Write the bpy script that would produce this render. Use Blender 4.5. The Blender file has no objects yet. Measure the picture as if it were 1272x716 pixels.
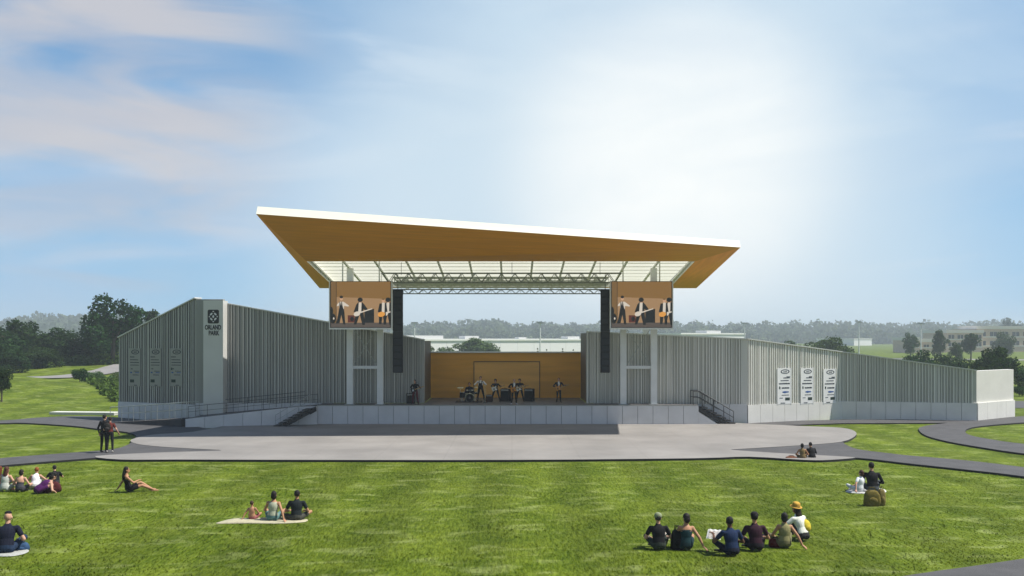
import bpy, bmesh, math, random
import numpy as np
from mathutils import Vector, Matrix, Quaternion
random.seed(7); RNG = np.random.default_rng(11)
R = math.radians; PI = math.pi
SC = bpy.context.scene
COL = SC.collection
CAMH, F, CX, HY = 5.4, 1100.0, 636.0, 420.0

# ------------------------------------------------------------------ helpers
def P(px, py, Y):
    return Vector(((px-CX)*Y/F, Y, CAMH-(py-HY)*Y/F))
def G(px, py, z=0.0):
    Y = F*(CAMH-z)/(py-HY); return Vector(((px-CX)*Y/F, Y, z))
def XY(px, Y): return (px-CX)*Y/F
def Zat(py, Y): return CAMH-(py-HY)*Y/F
def sm(a, b, x):
    t = min(1, max(0, (x-a)/(b-a))); return t*t*(3-2*t)
def terrain_h(x, y):
    h = 2.75*math.exp(-((x+62)/21)**2-((y-83)/13)**2)
    h += 1.5*sm(92, 116, y)*sm(-22, -44, x)
    h += 0.35*sm(108,130,y)*sm(-22,-44,x)
    return h

def tag(o, label=None, cat=None, group=None, kind=None):
    if label: o['label'] = label
    if cat: o['category'] = cat
    if group: o['group'] = group
    if kind: o['kind'] = kind
    return o
def thing(name, label, cat, loc=(0,0,0), rz=0, group=None):
    o = bpy.data.objects.new(name, None); COL.objects.link(o)
    o.empty_display_size = .2
    o.location = loc; o.rotation_euler = (0,0,rz)
    return tag(o, label, cat, group)
def copy_tree(o, parent=None):
    c = o.copy(); COL.objects.link(c)
    if parent: c.parent = parent
    for ch in list(o.children): copy_tree(ch, c)
    return c

class MB:
    def __init__(s): s.v=[]; s.f=[]; s.m=[]; s.mi=0
    def add(s, vs, fs):
        b=len(s.v); s.v += [tuple(v) for v in vs]
        s.f += [tuple(i+b for i in f) for f in fs]; s.m += [s.mi]*len(fs)
    def box(s, c, d, M=None):
        x,y,z=d[0]/2,d[1]/2,d[2]/2
        vs=[Vector((sx*x,sy*y,sz*z)) for sx in(-1,1) for sy in(-1,1) for sz in(-1,1)]
        if M: vs=[M@v for v in vs]
        c=Vector(c)
        s.add([v+c for v in vs],[(0,1,3,2),(4,6,7,5),(0,4,5,1),(2,3,7,6),(0,2,6,4),(1,5,7,3)])
    def bb(s, a, b): s.box([(a[i]+b[i])/2 for i in range(3)],[abs(b[i]-a[i]) for i in range(3)])
    def bar(s, a, b, w, h=None, up=(0,0,1)):
        a=Vector(a); b=Vector(b); h=h or w; d=(b-a); L=d.length; d.normalize()
        up=Vector(up)
        if abs(d.dot(up))>.98: up=Vector((0,1,0))
        sx=d.cross(up).normalized(); uz=sx.cross(d)
        M=Matrix((sx,d,uz)).transposed(); s.box((a+b)/2,(w,L,h),M)
    def tube(s, pts, r, n=8, cap=True):
        pts=[Vector(p) for p in pts]; rs=r if isinstance(r,(list,tuple)) else [r]*len(pts)
        rings=[]; ref=None
        for i,p in enumerate(pts):
            d=(pts[min(i+1,len(pts)-1)]-pts[max(i-1,0)]).normalized()
            if ref is None:
                ref=Vector((0,0,1)) if abs(d.z)<.9 else Vector((1,0,0))
            a=(ref-d*ref.dot(d)).normalized(); b=d.cross(a); ref=a
            rings.append([p+(a*math.cos(2*PI*k/n)+b*math.sin(2*PI*k/n))*rs[i] for k in range(n)])
        vs=[v for rg in rings for v in rg]; fs=[]
        for i in range(len(pts)-1):
            for k in range(n):
                fs.append((i*n+k,i*n+(k+1)%n,(i+1)*n+(k+1)%n,(i+1)*n+k))
        if cap: fs += [tuple(range(n-1,-1,-1)), tuple((len(pts)-1)*n+k for k in range(n))]
        s.add(vs,fs)
    def lathe(s, prof, n=16, c=(0,0,0), M=None):
        vs=[];fs=[];c=Vector(c)
        for r,z in prof:
            for k in range(n):
                v=Vector((r*math.cos(2*PI*k/n),r*math.sin(2*PI*k/n),z))
                if M: v=M@v
                vs.append(v+c)
        for i in range(len(prof)-1):
            for k in range(n): fs.append((i*n+k,i*n+(k+1)%n,(i+1)*n+(k+1)%n,(i+1)*n+k))
        fs += [tuple(range(n-1,-1,-1)), tuple((len(prof)-1)*n+k for k in range(n))]
        s.add(vs,fs)
    def ell(s, c, r, n=14, m=9, M=None):
        vs=[];fs=[];c=Vector(c)
        for i in range(m+1):
            t=PI*i/m
            for k in range(n):
                v=Vector((r[0]*math.sin(t)*math.cos(2*PI*k/n),r[1]*math.sin(t)*math.sin(2*PI*k/n),r[2]*math.cos(t)))
                if M: v=M@v
                vs.append(v+c)
        for i in range(m):
            for k in range(n): fs.append((i*n+k,(i+1)*n+k,(i+1)*n+(k+1)%n,i*n+(k+1)%n))
        s.add(vs,fs)
    def prism(s, poly, fn0, fn1):
        """closed prism: poly of 2D points mapped by fn0 / fn1 to the two faces"""
        n=len(poly); a=[fn0(*p) for p in poly]; b=[fn1(*p) for p in poly]
        s.add(a+b,[tuple(range(n-1,-1,-1)),tuple(range(n,2*n))]+[(i,(i+1)%n,n+(i+1)%n,n+i) for i in range(n)])
    def slab(s, poly, z0, z1): s.prism(poly, lambda x,y:(x,y,z0), lambda x,y:(x,y,z1))
    def build(s, name, mat, parent=None, smooth=False, recalc=True):
        me=bpy.data.meshes.new(name); me.from_pydata([tuple(v) for v in s.v],[],s.f)
        ms=mat if isinstance(mat,(list,tuple)) else [mat]
        for m in ms: me.materials.append(m)
        if len(ms)>1: me.polygons.foreach_set('material_index',s.m)
        if recalc:
            bm=bmesh.new(); bm.from_mesh(me)
            bmesh.ops.remove_doubles(bm,verts=bm.verts,dist=1e-5)
            bmesh.ops.recalc_face_normals(bm,faces=bm.faces); bm.to_mesh(me); bm.free()
        if smooth: me.polygons.foreach_set('use_smooth',[True]*len(me.polygons))
        o=bpy.data.objects.new(name,me); COL.objects.link(o)
        if parent: o.parent=parent
        return o

def cat(pts, seg=6, closed=True):
    n=len(pts); out=[]
    rng=range(n) if closed else range(n-1)
    for i in rng:
        g=(lambda k: Vector(pts[k%n])) if closed else (lambda k: Vector(pts[min(max(k,0),n-1)]))
        p0,p1,p2,p3=g(i-1),g(i),g(i+1),g(i+2)
        for k in range(seg):
            t=k/seg
            out.append(.5*((2*p1)+(p2-p0)*t+(2*p0-5*p1+4*p2-p3)*t*t+(3*p1-p0-3*p2+p3)*t**3))
    if not closed: out.append(Vector(pts[-1]))
    return out

# ------------------------------------------------------------------ materials
def mat(name, col, rough=.6, metal=0, var=.12, vscale=3.0, bump=0, bscale=40, trans=0, stretch=(1,1,1), spec=.5):
    m=bpy.data.materials.new(name); m.use_nodes=True; nt=m.node_tree; N=nt.nodes; L=nt.links
    b=N['Principled BSDF']; b.inputs['Roughness'].default_value=rough; b.inputs['Metallic'].default_value=metal
    b.inputs['Specular IOR Level'].default_value=spec
    c=(*col,1)
    tc=N.new('ShaderNodeTexCoord'); mp=N.new('ShaderNodeMapping'); mp.inputs['Scale'].default_value=stretch
    L.new(tc.outputs['Object'],mp.inputs['Vector'])
    if var>0:
        nz=N.new('ShaderNodeTexNoise'); nz.inputs['Scale'].default_value=vscale; nz.inputs['Detail'].default_value=5
        L.new(mp.outputs[0],nz.inputs['Vector'])
        rp=N.new('ShaderNodeValToRGB'); rp.color_ramp.elements[0].position=.3; rp.color_ramp.elements[1].position=.7
        rp.color_ramp.elements[0].color=tuple(min(1,x*(1-var)) for x in col)+(1,)
        rp.color_ramp.elements[1].color=tuple(min(1,x*(1+var)) for x in col)+(1,)
        L.new(nz.outputs['Fac'],rp.inputs['Fac']); L.new(rp.outputs['Color'],b.inputs['Base Color'])
    else: b.inputs['Base Color'].default_value=c
    if bump>0:
        n2=N.new('ShaderNodeTexNoise'); n2.inputs['Scale'].default_value=bscale; n2.inputs['Detail'].default_value=4
        L.new(mp.outputs[0],n2.inputs['Vector'])
        bp=N.new('ShaderNodeBump'); bp.inputs['Strength'].default_value=bump; bp.inputs['Distance'].default_value=.02
        L.new(n2.outputs['Fac'],bp.inputs['Height']); L.new(bp.outputs['Normal'],b.inputs['Normal'])
    return m
def leafmat(name, col, var=.35, scale=.5):
    m=bpy.data.materials.new(name); m.use_nodes=True; nt=m.node_tree; N=nt.nodes; L=nt.links
    out=N['Material Output']; N.remove(N['Principled BSDF'])
    geo=N.new('ShaderNodeNewGeometry'); oi=N.new('ShaderNodeObjectInfo')
    hsv=N.new('ShaderNodeHueSaturation'); hsv.inputs['Color'].default_value=(*col,1)
    mr=N.new('ShaderNodeMapRange'); mr.inputs['To Min'].default_value=1-var; mr.inputs['To Max'].default_value=1+var
    L.new(geo.outputs['Random Per Island'],mr.inputs['Value']); L.new(mr.outputs[0],hsv.inputs['Value'])
    mh=N.new('ShaderNodeMapRange'); mh.inputs['To Min'].default_value=.47; mh.inputs['To Max'].default_value=.52
    L.new(oi.outputs['Random'],mh.inputs['Value']); L.new(mh.outputs[0],hsv.inputs['Hue'])
    d=N.new('ShaderNodeBsdfDiffuse'); t=N.new('ShaderNodeBsdfTranslucent'); mx=N.new('ShaderNodeMixShader'); mx.inputs[0].default_value=.3
    L.new(hsv.outputs[0],d.inputs['Color']); L.new(hsv.outputs[0],t.inputs['Color'])
    L.new(d.outputs[0],mx.inputs[1]); L.new(t.outputs[0],mx.inputs[2]); L.new(mx.outputs[0],out.inputs['Surface'])
    return m
def emat(name, col, s=1.0):
    m=bpy.data.materials.new(name); m.use_nodes=True; nt=m.node_tree
    b=nt.nodes['Principled BSDF']; b.inputs['Base Color'].default_value=(.02,.02,.02,1); b.inputs['Roughness'].default_value=.4
    b.inputs['Emission Color'].default_value=(*col,1); b.inputs['Emission Strength'].default_value=s
    return m

def grass_mat():
    m=bpy.data.materials.new('lawn_grass'); m.use_nodes=True; nt=m.node_tree; N=nt.nodes; L=nt.links
    b=N['Principled BSDF']; b.inputs['Roughness'].default_value=.9; b.inputs['Specular IOR Level'].default_value=.1
    tc=N.new('ShaderNodeTexCoord')
    def noise(scale, stretch, detail=4, dist=0):
        mp=N.new('ShaderNodeMapping'); mp.inputs['Scale'].default_value=stretch
        L.new(tc.outputs['Object'],mp.inputs['Vector'])
        n=N.new('ShaderNodeTexNoise'); n.inputs['Scale'].default_value=scale; n.inputs['Detail'].default_value=detail
        n.inputs['Distortion'].default_value=dist; L.new(mp.outputs[0],n.inputs['Vector']); return n.outputs['Fac']
    def ramp(f,a,ca,bb,cb):
        r=N.new('ShaderNodeValToRGB'); r.color_ramp.elements[0].position=a; r.color_ramp.elements[1].position=bb
        r.color_ramp.elements[0].color=(*ca,1); r.color_ramp.elements[1].color=(*cb,1); L.new(f,r.inputs['Fac']); return r.outputs['Color']
    def mix(f,a,bc,blend='MIX'):
        x=N.new('ShaderNodeMix'); x.data_type='RGBA'; x.blend_type=blend
        if isinstance(f,float): x.inputs[0].default_value=f
        else: L.new(f,x.inputs[0])
        L.new(a,x.inputs[6]); L.new(bc,x.inputs[7]); return x.outputs[2]
    big=noise(.09,(1,1,1),3); streak=noise(.6,(.9,.7,1),9,.5); fine=noise(11,(1,.24,1),6,.3)
    c1=ramp(streak,.38,(.044,.076,.0015),.66,(.142,.182,.018))
    c2=ramp(fine,.36,(.038,.066,.001),.66,(.136,.180,.015))
    c=mix(.55,c1,c2)
    # dry straw flecks
    fl=noise(1.7,(.50,.9,1),9,.5)
    r=N.new('ShaderNodeValToRGB'); r.color_ramp.elements[0].position=.53; r.color_ramp.elements[1].position=.74
    L.new(fl,r.inputs['Fac'])
    st=N.new('ShaderNodeRGB'); st.outputs[0].default_value=(.24,.28,.09,1)
    mf=N.new('ShaderNodeMath'); mf.operation='MULTIPLY'; mf.inputs[1].default_value=.7; L.new(r.outputs['Color'],mf.inputs[0])
    c=mix(mf.outputs[0],c,st.outputs[0])
    # mower stripes running away from the stage
    sx=N.new('ShaderNodeSeparateXYZ'); L.new(tc.outputs['Object'],sx.inputs[0])
    w=N.new('ShaderNodeMath'); w.operation='MULTIPLY'; w.inputs[1].default_value=2*PI/3.0; L.new(sx.outputs['X'],w.inputs[0])
    sn=N.new('ShaderNodeMath'); sn.operation='SINE'; L.new(w.outputs[0],sn.inputs[0])
    mr=N.new('ShaderNodeMapRange'); mr.inputs['From Min'].default_value=-.5; mr.inputs['From Max'].default_value=.5
    mr.inputs['To Min'].default_value=.90; mr.inputs['To Max'].default_value=1.10; L.new(sn.outputs[0],mr.inputs['Value'])
    mb=N.new('ShaderNodeMapRange'); mb.inputs['From Min'].default_value=.3; mb.inputs['From Max'].default_value=.7
    mb.inputs['To Min'].default_value=.85; mb.inputs['To Max'].default_value=1.15; L.new(big,mb.inputs['Value'])
    mm=N.new('ShaderNodeMath'); mm.operation='MULTIPLY'; L.new(mr.outputs[0],mm.inputs[0]); L.new(mb.outputs[0],mm.inputs[1])
    vm=N.new('ShaderNodeVectorMath'); vm.operation='SCALE'; L.new(c,vm.inputs[0]); L.new(mm.outputs[0],vm.inputs['Scale'])
    L.new(vm.outputs[0],b.inputs['Base Color'])
    bp=N.new('ShaderNodeBump'); bp.inputs['Strength'].default_value=.9; bp.inputs['Distance'].default_value=.06
    ad=N.new('ShaderNodeMath'); L.new(fine,ad.inputs[0]); L.new(streak,ad.inputs[1])
    L.new(ad.outputs[0],bp.inputs['Height']); L.new(bp.outputs[0],b.inputs['Normal'])
    return m

M={}
M['grass']=grass_mat()
M['concrete']=mat('pale_concrete',(.235,.222,.21),.85,0,.12,.35,.25,30)
def add_joints(m,size,strength):
    nt=m.node_tree; N=nt.nodes; L=nt.links; b=N['Principled BSDF']; src=b.inputs['Base Color'].links[0].from_socket
    tc=N.new('ShaderNodeTexCoord'); br=N.new('ShaderNodeTexBrick'); br.offset=0; br.inputs['Scale'].default_value=1; br.inputs['Mortar Size'].default_value=.012
    br.inputs['Brick Width'].default_value=size; br.inputs['Row Height'].default_value=size; br.inputs['Mortar Smooth'].default_value=.3
    L.new(tc.outputs['Object'],br.inputs['Vector'])
    st=N.new('ShaderNodeTexNoise'); st.inputs['Scale'].default_value=.22; st.inputs['Detail'].default_value=8; st.inputs['Roughness'].default_value=.65; L.new(tc.outputs['Object'],st.inputs['Vector'])
    mr=N.new('ShaderNodeMapRange'); mr.inputs['From Min'].default_value=.35; mr.inputs['From Max'].default_value=.65; mr.inputs['To Min'].default_value=.86; mr.inputs['To Max'].default_value=1.08; L.new(st.outputs['Fac'],mr.inputs['Value'])
    mm=N.new('ShaderNodeMath'); mm.operation='MULTIPLY_ADD'; mm.inputs[1].default_value=-strength; L.new(br.outputs['Fac'],mm.inputs[0]); L.new(mr.outputs[0],mm.inputs[2])
    v=N.new('ShaderNodeVectorMath'); v.operation='SCALE'; L.new(src,v.inputs[0]); L.new(mm.outputs[0],v.inputs['Scale']); L.new(v.outputs[0],b.inputs['Base Color'])
add_joints(M['concrete'],3.0,.22)
M['asphalt']=mat('asphalt',(.066,.064,.067),.9,0,.18,1.2,.4,60)
M['kerb']=mat('dark_kerb',(.012,.012,.013),.9,0,.2,2)
M['strip']=mat('pale_strip',(.55,.55,.5),.8,0,.1,1)
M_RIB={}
def ribset(key,flat,gap,ridge,mid):  # rib sides and flats darker than ridges: shade put into the colour
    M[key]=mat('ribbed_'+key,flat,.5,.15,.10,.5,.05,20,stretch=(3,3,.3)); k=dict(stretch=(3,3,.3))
    M_RIB[M[key].name]=(mat('rib_gap_shade_'+key,gap,.6,0,.1),mat('rib_ridge_'+key,ridge,.45,.15,.12,.5,.05,20,**k),mat('rib_mid_'+key,mid,.5,.15,.1,.5,.05,20,**k))
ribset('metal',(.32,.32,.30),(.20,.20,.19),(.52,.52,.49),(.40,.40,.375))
ribset('metal_lit',(.50,.495,.455),(.32,.32,.29),(.74,.735,.69),(.60,.59,.55))  # lighter copy of the metal, stronger fill light put into its colour
ribset('metal_sunlit',(.78,.77,.71),(.56,.55,.50),(.88,.87,.82),(.80,.79,.72))  # lightest copy of the metal, sunlight on the wall put into its colour
M['rib_shade']=mat('rib_side_shade',(.20,.20,.19),.7,0,.1)  # spare tone for rib sides, shade put into the colour
M['rib_shade_pale']=mat('rib_side_shade_pale',(.40,.39,.35),.7,0,.1)
M['cap']=mat('coping_metal',(.62,.62,.60),.4,.4,.05)
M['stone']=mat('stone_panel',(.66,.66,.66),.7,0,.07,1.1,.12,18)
M['stone_lit']=mat('stone_panel_lit',(.74,.73,.69),.7,0,.05,1.1,.1,18)  # lighter copy of the stone, brighter light put into its colour
M['joint']=mat('joint_dark',(.10,.10,.10),.9,0,.1)
M['white']=mat('white_paint',(.82,.82,.80),.5,0,.03,2)
M['steel_white']=mat('white_steel',(.74,.75,.74),.4,0,.04,2)
M['fascia']=mat('white_fascia',(.84,.84,.72),.5,0,.02,2)
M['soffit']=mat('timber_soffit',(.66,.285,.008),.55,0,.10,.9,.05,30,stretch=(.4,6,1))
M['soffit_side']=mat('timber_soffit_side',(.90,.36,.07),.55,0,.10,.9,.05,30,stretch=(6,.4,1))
M['roof']=mat('roof_membrane',(.6,.6,.58),.7,0,.06)
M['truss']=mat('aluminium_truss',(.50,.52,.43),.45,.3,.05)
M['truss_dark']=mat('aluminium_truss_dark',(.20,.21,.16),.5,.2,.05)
M['black']=mat('black_satin',(.012,.012,.013),.5,0,.1)
M['blackgrille']=mat('black_grille',(.020,.021,.021),.95,0,.25,60)
M['darkmetal']=mat('dark_metal',(.035,.035,.038),.5,.5,.1)
M['rail']=mat('steel_rail',(.12,.12,.125),.4,.7,.1)
M['rail_light']=mat('galvanised_rail',(.38,.40,.40),.4,.6,.1)
M['deck']=mat('stage_deck',(.10,.095,.095),.5,0,.2,1.5)
M['wood']=mat('timber_backdrop',(.64,.30,.025),.5,0,.16,.6,.05,25,stretch=(.35,1,4))
M['wood_in']=mat('timber_backdrop_inner',(.68,.36,.08),.5,0,.12,.6,.05,25,stretch=(.35,1,4))
M['wood_dark_shade']=mat('dark_wood_shade',(.09,.06,.03),.6,0,.2)  # dark frame wood; on the side returns it paints in their shade
M['chrome']=mat('chrome',(.7,.7,.7),.15,1,.02)
M['brass']=mat('brass',(.65,.45,.15),.25,1,.05)
M['bark']=mat('bark',(.07,.055,.04),.9,0,.3,6,.5,30)
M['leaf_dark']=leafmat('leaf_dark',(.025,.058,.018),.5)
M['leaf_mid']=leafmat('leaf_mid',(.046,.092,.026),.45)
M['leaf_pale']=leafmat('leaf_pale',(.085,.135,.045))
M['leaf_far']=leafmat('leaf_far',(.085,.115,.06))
M['reed']=leafmat('reed',(.085,.135,.028))
M['brick']=mat('tan_brick',(.60,.46,.36),.85,0,.12,2)
M['band']=mat('pale_band',(.68,.65,.60),.8,0,.05)
M['glass']=mat('dark_glazing',(.03,.04,.05),.15,0,.2)
M['mark']=mat('printed_ink',(.03,.035,.06),.6,0,.05)
M['markblue']=mat('printed_blue',(.03,.09,.30),.6,0,.05)
M['markgreen']=mat('printed_dark_green',(.01,.03,.025),.6,0,.05)
M['board']=mat('white_board',(.80,.80,.80),.5,0,.02)
M['boardgrey']=mat('grey_board',(.31,.31,.285),.5,.15,.03)

def skylight_mat():
    m=bpy.data.materials.new('translucent_skylight'); m.use_nodes=True; nt=m.node_tree; N=nt.nodes; L=nt.links
    out=N['Material Output']; N.remove(N['Principled BSDF'])
    t=N.new('ShaderNodeBsdfTranslucent'); t.inputs['Color'].default_value=(.62,.61,.52,1)
    d=N.new('ShaderNodeBsdfDiffuse'); d.inputs['Color'].default_value=(.85,.86,.78,1)
    mx=N.new('ShaderNodeMixShader'); mx.inputs[0].default_value=.35
    L.new(t.outputs[0],mx.inputs[1]); L.new(d.outputs[0],mx.inputs[2]); L.new(mx.outputs[0],out.inputs['Surface'])
    return m
M['skylight']=skylight_mat()

# ------------------------------------------------------------------ ground
def axis(lo, hi, fine, step, far):
    a=list(np.arange(lo,hi+.01,fine)); v=hi; s=fine
    while v<far: s*=1.35; v+=s; a.append(v)
    v=lo; s=fine; pre=[]
    while v>-far: s*=1.35; v-=s; pre.append(v)
    return sorted(pre)+a
xs=axis(-110,70,2.0,1,3200); ys=[y for y in axis(5,130,2.0,1,3200)]
mb=MB()
W_=len(xs)
vs=[(x,y,terrain_h(x,y)) for y in ys for x in xs]
fs=[(j*W_+i,j*W_+i+1,(j+1)*W_+i+1,(j+1)*W_+i) for j in range(len(ys)-1) for i in range(W_-1)]
mb.add(vs,fs); lawn=mb.build('lawn_ground',M['grass'],smooth=True,recalc=False); lawn['kind']='structure'

def gp(pts, z): return [ (G(x,y,z).x, G(x,y,z).y) for x,y in pts ]
def pave(name, pts, z, m, seg=5, smooth=True):
    q=[Vector(p) for p in gp(pts,z)]
    q=cat(q,seg) if smooth else q
    a=MB(); a.slab([(p.x,p.y) for p in q],-.06,z)
    me=a.build(name,[m,M['kerb']])
    for p in me.data.polygons:
        if abs(p.normal.z)<.5: p.material_index=1
    me['kind']='structure'; return me
pave('plaza_paving',[(162,548),(168,544.5),(190,540),(240,536.5),(300,527),(420,524),(636,524),(860,524),(932,526.5),(1000,529.5),(1045,531.5),(1062,536),(1062,542),(1045,549),(1000,553),(925,557.5),(910,559),(960,562.5),(1035,566.5),(1063,568.6),(1030,571.5),(1000,571.5),(930,567.5),(860,569.5),(636,571.5),(400,571.5),(220,571),(150,571),(118,566.8),(190,562.5),(275,559.8),(240,557.5),(200,555),(172,552)],.10,M['concrete'],3)
pave('path_left',[(-90,523.5),(0,522.5),(48,518.8),(100,517),(150,519),(215,526),(270,535),(310,548),(300,560),(210,563),(150,566),(116,569),(60,573.5),(0,578.6),(-90,588),(-90,578),(0,569.2),(78,563.2),(137,558.5),(158,553),(165,547),(169,541.5),(158,537),(123,533),(88,529),(29,525.5),(0,526),(-90,528)],.088,M['asphalt'],4)
pave('path_right',[(900,558),(1000,552.5),(1043,549.3),(1050,552),(1065,558),(1103,563),(1130,566),(1200,572),(1272,580.5),(1390,596),(1390,611),(1272,592),(1200,583.5),(1130,576),(1066,569),(1030,570.5),(930,564)],.088,M['asphalt'],4)
pave('path_loop',[(1141,533),(1148,529.5),(1168,526.5),(1213,522),(1280,516.5),(1400,510),(1400,516),(1272,525),(1238,527.5),(1208,531),(1199,535.5),(1206,541),(1235,546.5),(1272,551.5),(1380,562),(1380,576),(1272,563.5),(1230,557.5),(1180,549),(1150,541)],.088,M['asphalt'],4)
pave('path_corner',[(1090,724),(1150,711.5),(1200,704.5),(1272,694),(1380,678),(1380,760),(1080,760)],.088,M['asphalt'],3)
pave('path_apron',[(925,530),(1045,526),(1180,525.4),(1262,520.5),(1262,519),(1180,521),(1045,521.5),(925,524)],.07,M['asphalt'],1,False)
# pale kerb strip left of the building, road beyond the mound, road on the far right
a=MB(); a.bar((XY(66,62.5),62.5,.05),(XY(146,62.0),62.0,.05),.9,.30); o=a.build('kerb_strip',M['strip']); o['kind']='structure'
a=MB()
pts=[(x,y) for x,y in [(-66,96),(-58,98),(-52,102),(-50,108),(-51,116),(-53,124)]]
pts=cat([Vector(p) for p in pts],4,False)
L_=[];Rr=[]
for i,p in enumerate(pts):
    d=(pts[min(i+1,len(pts)-1)]-pts[max(i-1,0)]).normalized(); n=Vector((-d.y,d.x))
    for w,l in ((-2.0,L_),(2.0,Rr)):
        q=p+n*w; l.append((q.x,q.y,terrain_h(q.x,q.y)+.12))
n=len(L_); a.add(L_+Rr,[(i,i+1,n+i+1,n+i) for i in range(n-1)]); o=a.build('road_behind_mound',M['concrete'],recalc=False); o['kind']='structure'
a=MB(); a.slab([(38,68),(120,60),(120,66),(38,76)],-.05,.03); o=a.build('road_right',M['asphalt']); o['kind']='structure'
a=MB(); a.slab([(60,240),(150,200),(150,214),(60,252)],-.05,.03); o=a.build('road_far',M['concrete']); o['kind']='structure'

# grass blades on the near lawn (uncountable: one object)
def grass_blades(n=110000):
    Y=18.5+(RNG.random(n)**1.25)*21; X=(RNG.random(n)-.5)*2*(Y*.64+1.5)
    keep=np.ones(n,bool)
    inpath=(X>XY(1075,23.0)*(Y/23.0))&(Y<22.5)
    edge=[Vector(p) for p in gp([(1090,724),(1150,711.5),(1200,704.5),(1272,694),(1380,678)],0)]
    keep&=Y<38.3
    for i in range(len(edge)-1):
        p,q=edge[i],edge[i+1]
        s=(X>=p.x)&(X<=q.x)
        yl=p.y+(q.y-p.y)*(X-p.x)/(q.x-p.x); keep&=~(s&(Y<yl+.05))
    # left / right path fronts
    eL=[(p.x,p.y) for p in [G(-90,588),G(0,579.5),G(60,574.5),G(116,570)]]
    for i in range(3):
        (ax,ay),(bx,by)=eL[i],eL[i+1]; s=(X>=ax)&(X<=bx); yl=ay+(by-ay)*(X-ax)/(bx-ax); keep&=~(s&(Y>yl-.1))
    eR=[(p.x,p.y) for p in [G(1060,571),G(1130,577.5),G(1200,585),G(1272,594),G(1400,613)]]
    for i in range(4):
        (ax,ay),(bx,by)=eR[i],eR[i+1]; s=(X>=ax)&(X<=bx); yl=ay+(by-ay)*(X-ax)/(bx-ax); keep&=~(s&(Y>yl-.1))
    X,Y=X[keep],Y[keep]; n=len(X)
    patch=.55+.45*np.sin(X*.9+1.3*np.sin(Y*.7))*np.sin(Y*1.7+np.sin(X*.5))
    h=(.018+.03*RNG.random(n))*(.7+.5*patch); w=.010+.014*RNG.random(n); th=RNG.random(n)*2*PI
    lx=(RNG.random(n)-.5)*.06; ly=(RNG.random(n)-.5)*.06
    v=np.empty((n,3,3),np.float32)
    v[:,0]=np.stack([X-np.cos(th)*w,Y-np.sin(th)*w,np.zeros(n)-.005],1)
    v[:,1]=np.stack([X+np.cos(th)*w,Y+np.sin(th)*w,np.zeros(n)-.005],1)
    v[:,2]=np.stack([X+lx,Y+ly,h],1)
    return v.reshape(-1,3), 3
def raw_mesh(name, V, k, m):
    n=len(V)//k; me=bpy.data.meshes.new(name)
    me.vertices.add(len(V)); me.vertices.foreach_set('co',np.asarray(V,np.float32).ravel())
    me.loops.add(len(V)); me.loops.foreach_set('vertex_index',np.arange(len(V),dtype=np.int32))
    me.polygons.add(n); me.polygons.foreach_set('loop_start',np.arange(n,dtype=np.int32)*k)
    try: me.polygons.foreach_set('loop_total',np.full(n,k,np.int32))
    except Exception: pass
    me.update(calc_edges=True); me.validate(); me.materials.append(m); return me
M['blade']=M['grass'].copy(); M['blade'].name='grass_blade'
_n=M['blade'].node_tree; _b=_n.nodes['Principled BSDF']; _c=_b.inputs['Base Color'].links[0].from_socket
_d=_n.nodes.new('ShaderNodeBsdfDiffuse'); _t=_n.nodes.new('ShaderNodeBsdfTranslucent'); _x=_n.nodes.new('ShaderNodeMixShader'); _x.inputs[0].default_value=.12
_v=_n.nodes.new('ShaderNodeVectorMath'); _v.operation='SCALE'; _v.inputs['Scale'].default_value=1.1; _n.links.new(_c,_v.inputs[0])
_nn=_n.nodes.new('ShaderNodeCombineXYZ'); _nn.inputs['Z'].default_value=1; _n.links.new(_nn.outputs[0],_d.inputs['Normal'])
for q in (_d,_t): _n.links.new(_v.outputs[0],q.inputs['Color'])
_n.links.new(_d.outputs[0],_x.inputs[1]); _n.links.new(_t.outputs[0],_x.inputs[2]); _n.links.new(_x.outputs[0],_n.nodes['Material Output'].inputs['Surface'])
BLADE_DUMMY=0
V,k=grass_blades(); me=raw_mesh('grass',V,k,M['blade'])
o=bpy.data.objects.new('grass',me); COL.objects.link(o); tag(o,'short mown green grass of the near lawn','grass',kind='stuff')

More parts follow.
